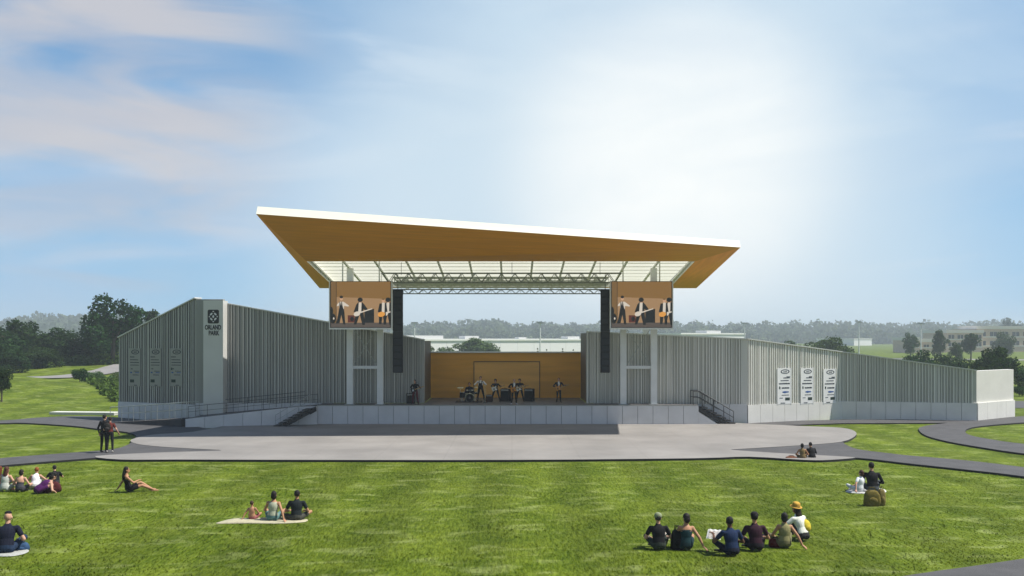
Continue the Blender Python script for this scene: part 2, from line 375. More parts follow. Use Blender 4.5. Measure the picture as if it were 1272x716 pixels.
# ------------------------------------------------------------------ building
def wall_frame(p0,p1):
    p0=Vector(p0);p1=Vector(p1);u=(p1-p0); L=u.length; u.normalize(); n=Vector((u.y,-u.x))   # n: toward the camera when u runs left to right
    return p0,u,n,L
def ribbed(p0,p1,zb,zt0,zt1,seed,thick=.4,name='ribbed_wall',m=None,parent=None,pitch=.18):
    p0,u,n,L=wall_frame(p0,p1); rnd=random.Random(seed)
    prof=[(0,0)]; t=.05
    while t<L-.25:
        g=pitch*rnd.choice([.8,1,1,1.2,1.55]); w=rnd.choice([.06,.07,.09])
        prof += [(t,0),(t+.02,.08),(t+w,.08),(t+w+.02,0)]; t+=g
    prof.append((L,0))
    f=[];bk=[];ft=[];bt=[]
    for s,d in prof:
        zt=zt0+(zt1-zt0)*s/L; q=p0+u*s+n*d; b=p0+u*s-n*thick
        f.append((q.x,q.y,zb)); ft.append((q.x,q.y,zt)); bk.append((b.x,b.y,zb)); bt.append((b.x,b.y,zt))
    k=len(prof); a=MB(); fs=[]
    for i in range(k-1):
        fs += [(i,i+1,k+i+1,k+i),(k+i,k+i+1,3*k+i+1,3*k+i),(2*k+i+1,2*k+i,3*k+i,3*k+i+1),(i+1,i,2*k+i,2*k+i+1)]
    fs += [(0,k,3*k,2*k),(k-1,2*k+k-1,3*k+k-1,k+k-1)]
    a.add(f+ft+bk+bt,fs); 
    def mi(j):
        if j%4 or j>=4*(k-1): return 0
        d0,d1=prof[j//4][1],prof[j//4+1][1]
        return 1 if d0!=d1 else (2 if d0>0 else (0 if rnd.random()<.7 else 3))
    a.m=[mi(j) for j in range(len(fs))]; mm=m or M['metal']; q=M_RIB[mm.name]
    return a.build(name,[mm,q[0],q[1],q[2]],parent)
def coping(p0,p1,z0,z1,parent,thick=.4):
    p0,u,n,L=wall_frame(p0,p1); a=MB(); q=p0+n*(-thick/2+.05)
    e=q+u*L; a.bar((q.x,q.y,z0+.04),(e.x,e.y,z1+.04),thick+.22,.07); return a.build('coping',M['cap'],parent)
def stone_base(p0,p1,z0,z1,parent,m=None,pw=.95,proud=.10,thick=.45):
    p0,u,n,L=wall_frame(p0,p1); a=MB(); k=max(1,round(L/pw)); w=L/k
    ang=math.atan2(u.y,u.x); Mt=Matrix.Rotation(ang,3,'Z')
    a.mi=1; c=p0+u*(L/2)-n*(thick/2-.02); a.box((c.x,c.y,(z0+z1)/2-.01),(L-.01,thick,z1-z0-.02),Mt)
    a.mi=0
    for i in range(k):
        c=p0+u*(w*(i+.5))+n*(proud-.05)
        a.box((c.x,c.y,(z0+z1)/2),(w-.022,.10,z1-z0),Mt)
    return a.build('stone_base',[m or M['stone'],M['joint']],parent)
def on_wall(px,p0,p1):
    k=(px-CX)/F; p0=Vector(p0);p1=Vector(p1);d=p1-p0
    t=(k*p0.y-p0.x)/(d.x-k*d.y); return p0+d*t

SZ=1.26   # stage height
YW=56.3
L0=(XY(148,59.2),59.2); L1=(XY(244,YW),YW); L2=(XY(277,YW),YW); L3=(XY(527,YW),YW)
R0=(XY(728,YW),YW); R1=(XY(928,55.4),55.4); R2=(XY(1045,58.8),58.8); R3=(XY(1213,57.1),57.1); R4=(XY(1259,60),60)

# left wing
lw=thing('wing_building','long grey ribbed metal wing left of the stage, tallest at its outer corner','building',(XY(300,YW),YW,0))
def inv(parent,o):
    o.matrix_parent_inverse=Matrix.Translation(-Vector(parent.location)); return o
def child(o,parent):
    o.parent=parent; o.matrix_parent_inverse=(Matrix.Translation(Vector(parent.location))@Matrix.Rotation(parent.rotation_euler.z,4,'Z')).inverted(); return o
zL0=Zat(420,59.2); zL1=Zat(371,YW); zL2=Zat(377,YW); zL3=Zat(423,YW)
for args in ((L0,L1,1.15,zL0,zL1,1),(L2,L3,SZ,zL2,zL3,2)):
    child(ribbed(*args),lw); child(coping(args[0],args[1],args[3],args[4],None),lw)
child(stone_base(L0,L1,0,1.15,None),lw); child(stone_base(L1,L2,0,SZ,None),lw); child(stone_base(L2,(XY(412,YW),YW),0,SZ,None,proud=.06),lw)
a=MB(); a.bb((L1[0],YW-.02,SZ),(L2[0],YW+.4,zL1-.05)); child(a.build('corner_panel',M['metal']),lw)
a=MB(); a.bb((L3[0]-.30,YW+.402,SZ),(L3[0]-.02,61,zL3-.05)); child(a.build('side_return',M['wood_dark_shade']),lw)
# right wing
rw=thing('wing_building','long pale ribbed metal wing right of the stage, ending in a low white wall','building',(XY(930,55.4),55.4,0))
zs=[Zat(413,YW),Zat(422,55.4),Zat(438,58.8),Zat(461,57.1),Zat(462,60)]
segs=((R0,R1,SZ,zs[0],zs[1],3,'metal_lit'),(R1,R2,1.2,zs[1],zs[2],4,'metal_sunlit'),(R2,R3,1.2,zs[2],zs[3],5,'metal_lit'))
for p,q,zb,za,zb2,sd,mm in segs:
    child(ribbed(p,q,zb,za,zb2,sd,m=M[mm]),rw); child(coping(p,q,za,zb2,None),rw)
child(stone_base((XY(868,54.5)+.004,YW-.45),R1,0,SZ,None),rw); child(stone_base(R1,R2,0,1.2,None,M['stone_lit']),rw); child(stone_base(R2,R3,0,1.2,None,M['stone_lit']),rw); child(stone_base(R3,R4,0,1.2,None,M['stone_lit'],1.35),rw)
p0,u,n,L=wall_frame(R3,R4); a=MB(); c=p0+u*L/2-n*.2
a.box((c.x,c.y,(1.2+zs[3])/2),(L,.4,zs[3]-1.2),Matrix.Rotation(math.atan2(u.y,u.x),3,'Z')); child(a.build('end_wall',mat('end_wall_render',(.66,.65,.61),.8,0,.05,1,.1,25)),rw)
a=MB(); a.bb((R0[0]+.02,YW+.402,SZ),(R0[0]+.30,61,zs[0]-.05)); child(a.build('side_return',M['wood_dark_shade']),rw)

# stage platform
XL,XR,YS=XY(394,54.5),XY(868,54.5),54.5
st=thing('stage_platform','low wide concert stage clad in pale square panels with dark deck','stage',(0,YS,0))
a=MB(); a.bb((XL,YS+.06,.0),(XR,YW-.02,SZ-.03)); a.bb((L3[0]+.0,YW-.02,0),(R0[0]-.0,63,SZ-.03)); child(a.build('stage_core',M['joint']),st)
a=MB(); a.bb((XL,YS-.02,SZ-.03),(XR,YW-.10,SZ)); a.bb((L3[0],YW-.10,SZ-.03),(R0[0],61.9,SZ)); child(a.build('deck',M['deck']),st)
a=MB(); k=25; w=(XR-XL)/k
for i in range(k): a.bb((XL+w*i+.012,YS-.01,.10),(XL+w*(i+1)-.012,YS+.055,SZ-.05))
child(a.build('front_panel',M['stone']),st)
a=MB(); a.bb((XL,YS-.03,SZ-.048),(XR,YS-.022,SZ-.002)); a.bb((XL,YS-.02,0.02),(XR,YS+.05,.095)); child(a.build('edge_trim',M['rail_light']),st)
# backdrop
bd=thing('backdrop_wall','golden brown timber wall at the back of the stage with a framed square','wall',(XY(628,61.5),61.5,SZ))
zt=Zat(438.5,61); x0,x1=XY(530,61)+.03,XY(723,61)-.03
a=MB()
nb=7; hh=(zt-SZ)/nb
a.bb((x0,61.3,SZ),(x1,61.6,zt))
for i in range(nb): a.bb((x0,61.265,SZ+hh*i+.004),(x1,61.30,SZ+hh*(i+1)-.004))
child(a.build('timber_panel',M['wood']),bd)
fx0,fx1,fz=XY(589,61),XY(670,61),Zat(450,61)
a=MB(); a.bb((fx0,61.235,SZ+.01),(fx1,61.262,fz)); child(a.build('inner_panel',M['wood_in']),bd)
a=MB(); a.bb((fx0-.05,61.215,SZ+.01),(fx0,61.26,fz+.05)); a.bb((fx1,61.215,SZ+.01),(fx1+.05,61.26,fz+.05)); a.bb((fx0,61.215,fz),(fx1,61.26,fz+.05))
child(a.build('frame',M['wood_dark_shade']),bd)
a=MB(); a.bb((x0,61.2,zt),(x1,61.65,zt+.08)); child(a.build('coping',M['cap']),bd)

# pylon sign
py=thing('pylon_sign','tall smooth grey pylon with black emblem and two words at its top','sign',(XY(264.5,55.3),55.3,0))
px0,px1=XY(252.5,55.3),XY(277,55.3); zp=Zat(373.5,55.3)
a=MB(); a.bb((px0,55.3,0),(px1,56.2,zp)); child(a.build('pylon',M['boardgrey'] if False else mat('pylon_metal',(.62,.62,.60),.45,.2,.05,.6)),py)
a=MB(); yc=55.288; cx=XY(265,55.3); cz=Zat(393.5,55.3); s=.40
def rr(w,h,r,k=5):
    o=[]
    for sx,sy,a0 in ((1,1,0),(-1,1,90),(-1,-1,180),(1,-1,270)):
        for i in range(k+1):
            t=R(a0+90*i/k); o.append((sx*(w-r)+r*math.cos(t),sy*(h-r)+r*math.sin(t)))
    return o
a.prism(rr(s*.88,s*1.08,.1),lambda x,z:(cx+x,yc,cz+z),lambda x,z:(cx+x,55.299,cz+z))
child(a.build('emblem',M['black']),py)
a=MB()
def dot(x,z,rx,rz,rot=0,n=16,y=None):
    y=y or yc-.004
    pts=[]
    for i in range(n):
        t=2*PI*i/n; ex,ez=rx*math.cos(t),rz*math.sin(t)
        pts.append((x+ex*math.cos(rot)-ez*math.sin(rot),z+ex*math.sin(rot)+ez*math.cos(rot)))
    a.prism(pts,lambda q,w:(q,y,w),lambda q,w:(q,yc-.0005,w))
for k in range(4):
    t=PI/4+k*PI/2; dot(cx+.185*math.cos(t)*.95,cz+.185*math.sin(t)*1.2,.105,.055,t+PI/2)
for k in range(4):
    t=k*PI/2; dot(cx+.245*math.cos(t),cz+.32*math.sin(t),.05,.035,t+PI/2)
dot(cx,cz,.06,.09)
child(a.build('emblem_pattern',M['board']),py)
def text_mesh(txt,size,loc,m,parent,name='lettering',width=None):
    cu=bpy.data.curves.new(name,'FONT'); cu.body=txt; cu.size=size; cu.extrude=.008; cu.align_x='CENTER'; cu.offset=.03*size
    t=bpy.data.objects.new('tmp',cu); COL.objects.link(t); bpy.context.view_layer.update()
    me=bpy.data.meshes.new_from_object(t.evaluated_get(bpy.context.evaluated_depsgraph_get()))
    bpy.data.objects.remove(t); me.materials.clear(); me.materials.append(m)
    if width:
        xsv=[v.co.x for v in me.vertices]; k=width/(max(xsv)-min(xsv))
        for v in me.vertices: v.co.x*=k
    o=bpy.data.objects.new(name,me); COL.objects.link(o)
    o.matrix_world=Matrix.Translation(loc)@Matrix.Rotation(PI/2,4,'X'); o.location=loc; o.rotation_euler=(PI/2,0,0)
    child(o,parent); return o
text_mesh('ORLAND',.40,(cx-.02,55.288,Zat(409.5,55.3)),M['black'],py,width=1.0)
text_mesh('PARK',.40,(cx+.03,55.288,Zat(416.6,55.3)),M['black'],py,width=.66)

# ------------------------------------------------------------------ sponsor boards
def sponsor(px0,px1,py0,py1,p0,p1,label,white,group,flip):
    a0,a1=on_wall(px0,p0,p1),on_wall(px1,p0,p1); _,u,n,_=wall_frame(p0,p1)
    c=(a0+a1)/2; w=(a1-a0).length; z1,z0=Zat(py0,c.y),Zat(py1,c.y); h=z1-z0
    off=.11; b=c+n*off
    t=thing('sponsor_board',label,'sign board',(b.x,b.y,z0),math.atan2(u.y,u.x),group)
    e=MB(); e.bb((-w/2,0,0),(w/2,.035,h)); e.mi=1; W=w/2*.86
    def poly(pts,y=-.006): e.prism(pts,lambda x,z:(x,y,z),lambda x,z:(x,-.0008,z))
    # oval mark: ring and a squiggle
    ox,oz,ra,rb=W*.1,h*.905,W*.80,h*.062
    nn=20
    for i in range(nn):
        t0,t1=2*PI*i/nn,2*PI*(i+1)/nn
        poly([(ox+ra*math.cos(t0),oz+rb*math.sin(t0)),(ox+ra*math.cos(t1),oz+rb*math.sin(t1)),(ox+ra*.78*math.cos(t1),oz+rb*.72*math.sin(t1)),(ox+ra*.78*math.cos(t0),oz+rb*.72*math.sin(t0))])
    for k in (-1,0,1): poly([(ox+k*ra*.28-ra*.1,oz-rb*.35),(ox+k*ra*.28+ra*.1,oz-rb*.35),(ox+k*ra*.28+ra*.06,oz+rb*.4),(ox+k*ra*.28-ra*.02,oz+rb*.4)])
    rnd=random.Random(flip)
    rows=[(.76,.012,.35,1),(.73,.014,-.2,1),(.655,.012,-.7,.8),(.57,.018,-1,.95),(.45,.02,-.5,.9),(.25,.010,-.5,.8),(.17,.010,-.9,-.3),(.03,.012,-.7,.1)] if white else \
         [(.775,.013,-.95,.0),(.70,.011,-.9,.8),(.63,.011,-.9,.9),(.56,.010,-.9,.9),(.46,.012,-.8,-.4),(.40,.009,-.2,.9),(.30,.010,-.4,.8),(.03,.012,-.1,.5)]
    for zz,th,xa,xb in rows:      # lines of small print: short word-length dashes
        x=xa*W
        while x<xb*W-.02:
            wl=min(rnd.uniform(.04,.13)*W*1.6,xb*W-x); poly([(x,h*(zz-th)),(x+wl,h*(zz-th)),(x+wl,h*(zz+th*rnd.uniform(.4,1))),(x,h*(zz+th))]); x+=wl+.03*W
    e.mi=2
    sg=1 if white else -1
    poly([(sg*W*.12,h*.10),(sg*W*.95,h*.10),(sg*W*.95,h*.18),(sg*W*.12,h*.18)]); 
    if white or flip==2: poly([(W*(-1),h*.44),(W*(-.78),h*.41),(W*(-.72),h*.48),(W*(-.95),h*.50)])
    e.mi=3
    if white: poly([(-.4*W,h*.325),(0,h*.305),(.8*W,h*.325),(.75*W,h*.35),(0,h*.36),(-.35*W,h*.35)])
    else: poly([(-.9*W,h*.345),(-.55*W,h*.345),(-.55*W,h*.38),(-.9*W,h*.38)]); poly([(.1*W,h*.35),(.9*W,h*.35),(.9*W,h*.37),(.1*W,h*.37)])
    e.build('printed_panel',[M['board'] if white else M['boardgrey'],M['mark'],M['markgreen'],M['markblue']],t)
    if white:
        for s_ in (-1,1): e=MB(); e.bb((s_*(w/2+.002),-.01,-.02),(s_*(w/2+.05),.04,h+.02)); e.build('frame',M['white'],t)
    return t
gl='printed sponsor boards on the left wing'; gr='white sponsor boards on the right wing'
sponsor(162,176,433,480,L0,L1,'grey sponsor board nearest the outer left end of the left wing',False,gl,0)
sponsor(187.5,201.5,433,480,L0,L1,'grey sponsor board between two like it on the left wing',False,gl,1)
sponsor(213,228,433,480,L0,L1,'grey sponsor board nearest the tall pylon on the left wing',False,gl,2)
sponsor(965,981,457.5,502,R1,R2,'white framed sponsor board nearest the stage stairs on the pale right wing',True,gr,3)
sponsor(994,1008.5,457.5,501.5,R1,R2,'white framed sponsor board between two like it on the right wing',True,gr,4)
sponsor(1022,1036.5,458.5,501,R1,R2,'white framed sponsor board nearest the inner fold of the right wing wall',True,gr,5)

# ------------------------------------------------------------------ ramp and stairs
ramp=thing('access_ramp','pale panelled switchback access ramp climbing to the left end of the stage','ramp',(-19.4,52.7,0))
rx0,ry0=XY(230,52.7),52.7; rx1=XL-2.25; 
a=MB()
k=7
fa=Vector((rx0,ry0)); fb=Vector((XY(394,54.3),54.3))
zz0,zz1=.62,SZ
T=1.0
def rz(x): return zz0+(zz1-zz0)*min(1,max(0,(x-rx0)/(rx1+1.3-rx0)))
for i in range(k):
    p=fa+(fb-fa)*(i/k)*T; q=fa+(fb-fa)*((i+1)/k)*T
    g=.012
    a.add([(p.x+g,p.y,0),(q.x-g,q.y,0),(q.x-g,q.y,rz(q.x)-.05),(p.x+g,p.y,rz(p.x)-.05),(p.x+g,p.y+.08,0),(q.x-g,q.y+.08,0),(q.x-g,q.y+.08,rz(q.x)-.05),(p.x+g,p.y+.08,rz(p.x)-.05)],
          [(0,1,2,3),(5,4,7,6),(4,0,3,7),(1,5,6,2),(3,2,6,7),(4,5,1,0)])
child(a.build('ramp_front_panel',M['stone']),ramp)
a=MB(); q=fa+(fb-fa)*T
poly=[(fa.x+.02,fa.y+.06),(q.x,q.y+.06),(XL-.01,54.46+.03),(XL-.01,55.9),(fa.x+.02,55.9)]
a.prism(poly,lambda x,y:(x,y,0),lambda x,y:(x,y,rz(x)-.04)); child(a.build('ramp_deck',M['joint']),ramp)
# lower leg along the outer wall
a=MB(); d=Vector((L0[0]-L1[0],L0[1]-L1[1])).normalized(); nn=Vector((d.y,-d.x)); nn=nn if nn.y<0 else -nn
s0=Vector((rx0,ry0+.9)); s1=s0+d*6.0
pts=[s0-nn*.75,s0+nn*.75,s1+nn*.75,s1-nn*.75]; hz=[.56,.56,.10,.10]
a.add([(p.x,p.y,0) for p in pts]+[(p.x,p.y,z) for p,z in zip(pts,hz)],[(3,2,1,0),(4,5,6,7),(0,1,5,4),(1,2,6,5),(2,3,7,6),(3,0,4,7)])
child(a.build('lower_ramp_leg',M['asphalt']),ramp)
def railing(label,pts,m,hgt=1.0,posts=6,r=.022,name='handrail',group='handrails of ramp and stairs'):
    """pts: list of base points; a top rail, a mid rail and separate posts"""
    t=thing(name,label,'railing',pts[0],0,group); P0=Vector(pts[0]); pts=[Vector(p)-P0 for p in pts]
    up=Vector((0,0,hgt)); a=MB(); a.tube([p+up for p in pts],r*1.1,6); a.build('top_rail',m,t)
    a=MB(); a.tube([p+up*.55 for p in pts],r*.8,6); a.build('mid_rail',m,t)
    tot=sum((pts[i+1]-pts[i]).length for i in range(len(pts)-1))
    for k in range(posts):
        s=tot*k/(posts-1); i=0
        while i<len(pts)-2 and s>(pts[i+1]-pts[i]).length: s-=(pts[i+1]-pts[i]).length; i+=1
        p=pts[i]+(pts[i+1]-pts[i]).normalized()*s
        a=MB(); a.tube([p,p+up],r*.9,6); a.build('post',m,t)
    return t
e0=s0+nn*.7; e1=s1+nn*.7
railing('pale handrail on the outer side of the lower ramp leg',[(e1.x,e1.y,.1),(e0.x,e0.y,.56)],M['rail_light'],.95,7)
e0=s0-nn*.7; e1=s1-nn*.7
railing('pale handrail between the lower ramp leg and the outer wing wall',[(e1.x,e1.y,.1),(e0.x,e0.y,.56)],M['rail_light'],.95,7)
railing('thin dark handrail rising along the front of the upper ramp',[(rx0+.1,ry0+.25,zz0-.04),(q.x,q.y+.25,SZ-.04)],M['rail'],.72,8,.016)
railing('thin dark handrail rising along the upper ramp against the ribbed wing',[(rx0+.1,55.75,zz0-.04),(rx1+1.2,55.75,SZ-.04)],M['rail'],.80,8,.016)

def stairs(label,xtop,dirx,y0,y1,n=8,run=.285):
    rise=SZ/n; t=thing('stage_stairs',label,'stairs',(xtop,(y0+y1)/2,0),0,'stairs at the stage ends')
    a=MB(); yc=(y0+y1)/2
    for i in range(n):
        xa=dirx*run*i; xb=dirx*run*(i+1); z=SZ-rise*i
        if i>0: a.bb((xa,y0-yc,z-.05),(xb+dirx*.03,y1-yc,z)) 
        a.bb((xa-dirx*.0+.001,y0-yc,z-rise if i<n-1 else 0),(xa+dirx*.03,y1-yc,z-.052))
    a.build('treads',M['black'],t)
    for yy in (y0-yc-.03,y1-yc+.03):
        a=MB()
        for i in range(n-1):
            xa=dirx*run*i; z=SZ-rise*(i+1)
            a.add([(xa,yy-.02,z),(xa+dirx*run,yy-.02,z),(xa+dirx*run,yy-.02,max(0,z-rise-.18)),(xa,yy-.02,max(0,z-.18)),(xa,yy+.02,z),(xa+dirx*run,yy+.02,z),(xa+dirx*run,yy+.02,max(0,z-rise-.18)),(xa,yy+.02,max(0,z-.18))],
                  [(0,1,2,3),(7,6,5,4),(0,4,5,1),(3,2,6,7),(1,5,6,2),(0,3,7,4)])
        a.build('stringer',M['darkmetal'],t)
    return t
stairs('dark open metal stairs beside the ramp at the left end of the stage',XL+.02,-1,53.0,54.2)
stairs('dark stairs with tall handrails at the right end of the stage',XR-.02,1,54.62,55.6)
n8=8*.285
railing('dark handrail on the front side of the right stage stairs',[(XR-.3,54.66,SZ),(XR+.1,54.66,SZ),(XR+n8-.1,54.66,.02)],M['rail'],.85,5,.028)
railing('dark handrail on the rear side of the right stage stairs',[(XR-.3,55.56,SZ),(XR+.1,55.56,SZ),(XR+n8-.1,55.56,.02),(XR+n8+.3,55.56,.02)],M['rail'],.85,5,.028)
railing('dark handrail on the front side of the left stage stairs',[(XL-.1,53.04,SZ),(XL-n8+.1,53.04,.02)],M['rail_light'],.75,4,.014)
# white stringer wall in front of right stairs
a=MB(); a.prism([(XR,0),(XR+n8-.95,0),(XR,SZ-.42)],lambda x,z:(x,54.50,z),lambda x,z:(x,54.56,z)); child(a.build('stair_side_panel',M['stone']),st)

# ------------------------------------------------------------------ canopy
cn=thing('stage_canopy','huge folded stage roof with white edge, golden timber underside and glazed white ceiling','canopy roof',(0,55,0))
A1=P(318,266,47.4); B1=P(920,307.5,48.7); A0=P(318,257,47.4)+Vector((0,.30,.06)); B0=P(920,300,48.7)+Vector((0,.30,.06))
RB=P(865,358.3,63.2); RA=P(397,358.3,63.2); RB0=RB+Vector((0,0,.30)); RA0=RA+Vector((0,0,.30))
D1=P(381,325,53); C1=P(863,325,53); Cb=P(833,357.0,61.2); Db=P(425,357.0,61.2); Cb.x=C1.x; Db.x=D1.x
# fascias butted at the corners
def plate(name,vs,fs,m):
    a=MB(); a.add(vs,fs); return child(a.build(name,m,recalc=False),cn)
plate('fascia',[A1,B1,B0,A0],[(0,1,2,3)],M['fascia'])
plate('fascia',[B1,RB,RB0,B0],[(0,1,2,3)],M['fascia'])
plate('fascia',[RB,RA,RA0,RB0],[(0,1,2,3)],M['fascia'])
plate('fascia',[RA,A1,A0,RA0],[(0,1,2,3)],M['fascia'])
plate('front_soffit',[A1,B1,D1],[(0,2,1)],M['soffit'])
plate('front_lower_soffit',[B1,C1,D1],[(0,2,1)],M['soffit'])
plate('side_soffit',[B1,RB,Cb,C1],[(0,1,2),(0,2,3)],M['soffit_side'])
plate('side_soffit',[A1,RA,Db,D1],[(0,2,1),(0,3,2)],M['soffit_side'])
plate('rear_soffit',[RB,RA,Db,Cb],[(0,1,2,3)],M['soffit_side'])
# roof top: ring around the skylight
off=.72
def up(v,k): return v+Vector((0,0,k))
def roofz(x,y):
    tx=(x-A0.x)/(B0.x-A0.x); yf=A0.y+(B0.y-A0.y)*tx; zf=A0.z+(B0.z-A0.z)*tx; zb=RA0.z
    return zf+(zb-zf)*(y-yf)/(RA0.y-yf)
S=[Vector((v.x,v.y,roofz(v.x,v.y)-.02)) for v in (D1,C1,Cb,Db)]
plate('roof_membrane',[A0,B0,RB0,RA0]+S,[(0,1,5,4),(1,2,6,5),(2,3,7,6),(3,0,4,7)],M['roof'])
plate('light_well',[D1,C1,Cb,Db]+S,[(0,1,5,4),(1,2,6,5),(2,3,7,6),(3,0,4,7)],M['white'])
K=[D1+Vector((.01,.01,.38)),C1+Vector((-.01,.01,.38)),Cb+Vector((-.01,-.01,.30)),Db+Vector((.01,-.01,.30))]
plate('skylight',K,[(0,1,2,3)],M['skylight'])
nbm=13
for i in range(nbm):
    x=D1.x+.08+(C1.x-D1.x-.16)*i/(nbm-1)
    a=MB(); a.bar((x,53.02,D1.z+.24),(x,61.18,Db.z+.19),.13,.10); child(a.build('ceiling_beam',M['white']),cn)
a=MB()
for i in range(1,8):
    t=i/8; y=53+8.2*t; z=D1.z+(Db.z-D1.z)*t+.31
    a.box((0,0,0),(.001,.001,.001)) if False else a.bb((D1.x+.02,y-.03,z-.005),(C1.x-.02,y+.03,z+.05))
child(a.build('purlins',M['white']),cn)
YC=55.2
cols=[435,472.5,774,812]
for px in cols:
    x=XY(px,YC); a=MB(); zt_=D1.z+(Db.z-D1.z)*(YC-53)/8.2 if px in (435,812) else Zat(372,YC)
    a.bb((x-.19,YC-.17,SZ),(x+.19,YC+.17,zt_+.05)); c_=child(a.build('column',M['steel_white']),cn)
    a=MB(); a.bb((x-.30,YC-.28,SZ),(x+.30,YC+.28,SZ+.03)); 
    b_=a.build('base_plate',M['rail_light']); child(b_,cn); 
for px in (463,802):
    x=XY(px,60.9); a=MB(); a.bb((x-.2,60.7,0),(x+.2,61.1,Db.z+.05)); child(a.build('column',M['steel_white']),cn)
for pa,pb in ((435,472.5),(774,812)):
    xa,xb=XY(pa,YC)+.19,XY(pb,YC)-.19; zm=Zat(456.5,YC)
    a=MB(); a.bb((xa,YC-.06,zm-.09),(xb,YC+.06,zm+.09)); child(a.build('tie_beam',M['steel_white']),cn)
    for s in (0,1):
        a=MB(); z0_,z1_=zm+.1,Zat(408,YC)
        a.bar((xa,YC+.03*s-.02,z0_ if s==0 else z1_),(xb,YC+.03*s-.02,z1_ if s==0 else z0_),.03); child(a.build('cross_brace',M['rail_light']),cn)
    a=MB(); zh=Zat(407,YC); a.bb((xa,YC-.05,zh-.06),(xb,YC+.05,zh+.06)); child(a.build('tie_beam',M['steel_white']),cn)
a=MB(); a.bb((XY(817,56.0),55.95,Zat(458,56)),(XY(850,56.0),56.2,Zat(455.5,56)));  # plain dark bar on the wall, gives off no light
tag(a.build('wall_bar',M['darkmetal']),'slim dark horizontal bar fixed to the ribbed wall right of the last column','bar')

# trusses
def truss(x0,x1,y,z,s=.42,label='',bay=.36,dark=False):
    t=thing('lighting_truss',label,'truss',(x0,y,z),0,'aluminium trusses hung under the canopy')
    L=x1-x0; a=MB()
    for dy in (-s/2,s/2):
        for dz in (-s/2,s/2): a.bar((0,dy,dz),(L,dy,dz),.05)
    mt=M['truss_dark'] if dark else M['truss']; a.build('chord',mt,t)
    a=MB(); k=int(L/bay); w=L/k
    for i in range(k):
        f=1 if i%2 else -1
        for dy in (-s/2,s/2): a.bar((w*i,dy,-f*s/2),(w*(i+1),dy,f*s/2),.036)
        for dz in (-s/2,s/2): a.bar((w*i,-f*s/2,dz),(w*(i+1),f*s/2,dz),.04)
        if i%2==0: a.bar((w*i,-s/2,-s/2),(w*i,-s/2,s/2),.024)
    a.build('lacing',mt,t); return t
tx0,tx1=XY(487,54),XY(757,54)
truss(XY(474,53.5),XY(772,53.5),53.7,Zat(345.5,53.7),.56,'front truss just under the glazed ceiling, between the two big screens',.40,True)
truss(tx0,tx1,55.3,Zat(350.5,55.3),.42,'second truss back, directly behind the front truss')
truss(tx0,tx1,54.5,Zat(349,54.5),.40,'slim truss squeezed between the front truss and the second one',.36)
truss(tx0,tx1,56.2,Zat(353,56.2),.40,'third truss back, just before the middle one')
truss(tx0,tx1,57.0,Zat(353.5,57),.42,'middle truss of the row, above the centre of the stage')
truss(tx0,tx1,58.7,Zat(356,58.7),.42,'rearmost truss under the glazed ceiling')
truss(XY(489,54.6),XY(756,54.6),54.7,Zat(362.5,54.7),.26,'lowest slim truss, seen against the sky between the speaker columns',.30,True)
# truss hangers
for i,(x,y) in enumerate([(tx0+.6,53.7),(0,53.7),(tx1-.6,53.7),(tx0+.6,57),(tx1-.6,57)]):
    a=MB(); a.tube([(x,y,Zat(346,53.7)+.2 if y<54 else Zat(353.5,57)+.2),(x,y,D1.z+.1-(y-53)*.13)],.015,6)
    tag(a.build('hoist_cable',M['rail']),['hoist cable at the left end of the front truss','hoist cable at the middle of the front truss','hoist cable at the right end of the front truss','hoist cable at the left end of the middle truss','hoist cable at the right end of the middle truss'][i],'cable','hoist cables holding trusses')

# line arrays
def line_array(px0,px1,label,toe):
    Y=54.3; x=XY((px0+px1)/2,Y); w=(px1-px0)*Y/F; zt_,zb_=Zat(361,Y),Zat(463,Y)
    t=thing('line_array_speaker',label,'speaker column',(x,Y,zt_),R(toe),'hanging speaker columns')
    n=12; h=(zt_-zb_)/n
    for i in range(n):
        tilt=R(-.6*i if i>6 else 0); a=MB(); c=(0,.0+.0*i,-h*(i+.5)); Mx=Matrix.Rotation(tilt,3,'X')
        a.box(c,(w*.96,.5,h-.006),Mx); cab=a.build('cabinet',M['blackgrille'],t)
        a=MB(); a.box((0,-.258,-h*(i+.5)),(w*.80,.012,h*.80),Mx); a.build('grille',M['black'],cab)
        a=MB()
        for sx in (-1,1): a.box((sx*w*.49,0,-h*(i+.5)),(.02,.10,h*.9),Mx)
        a.build('rigging_plate',M['darkmetal'],cab)
    a=MB(); a.bb((-w*.5,-.3,.0),(w*.5,.3,.07)); a.tube([(0,0,.05),(0,0,1.0)],.02,6); a.build('rigging_frame',M['darkmetal'],t)
    return t
line_array(488,500.5,'tall black hanging speaker column beside the left screen',3)
line_array(746,757.5,'tall black hanging speaker column beside the right screen',-3)

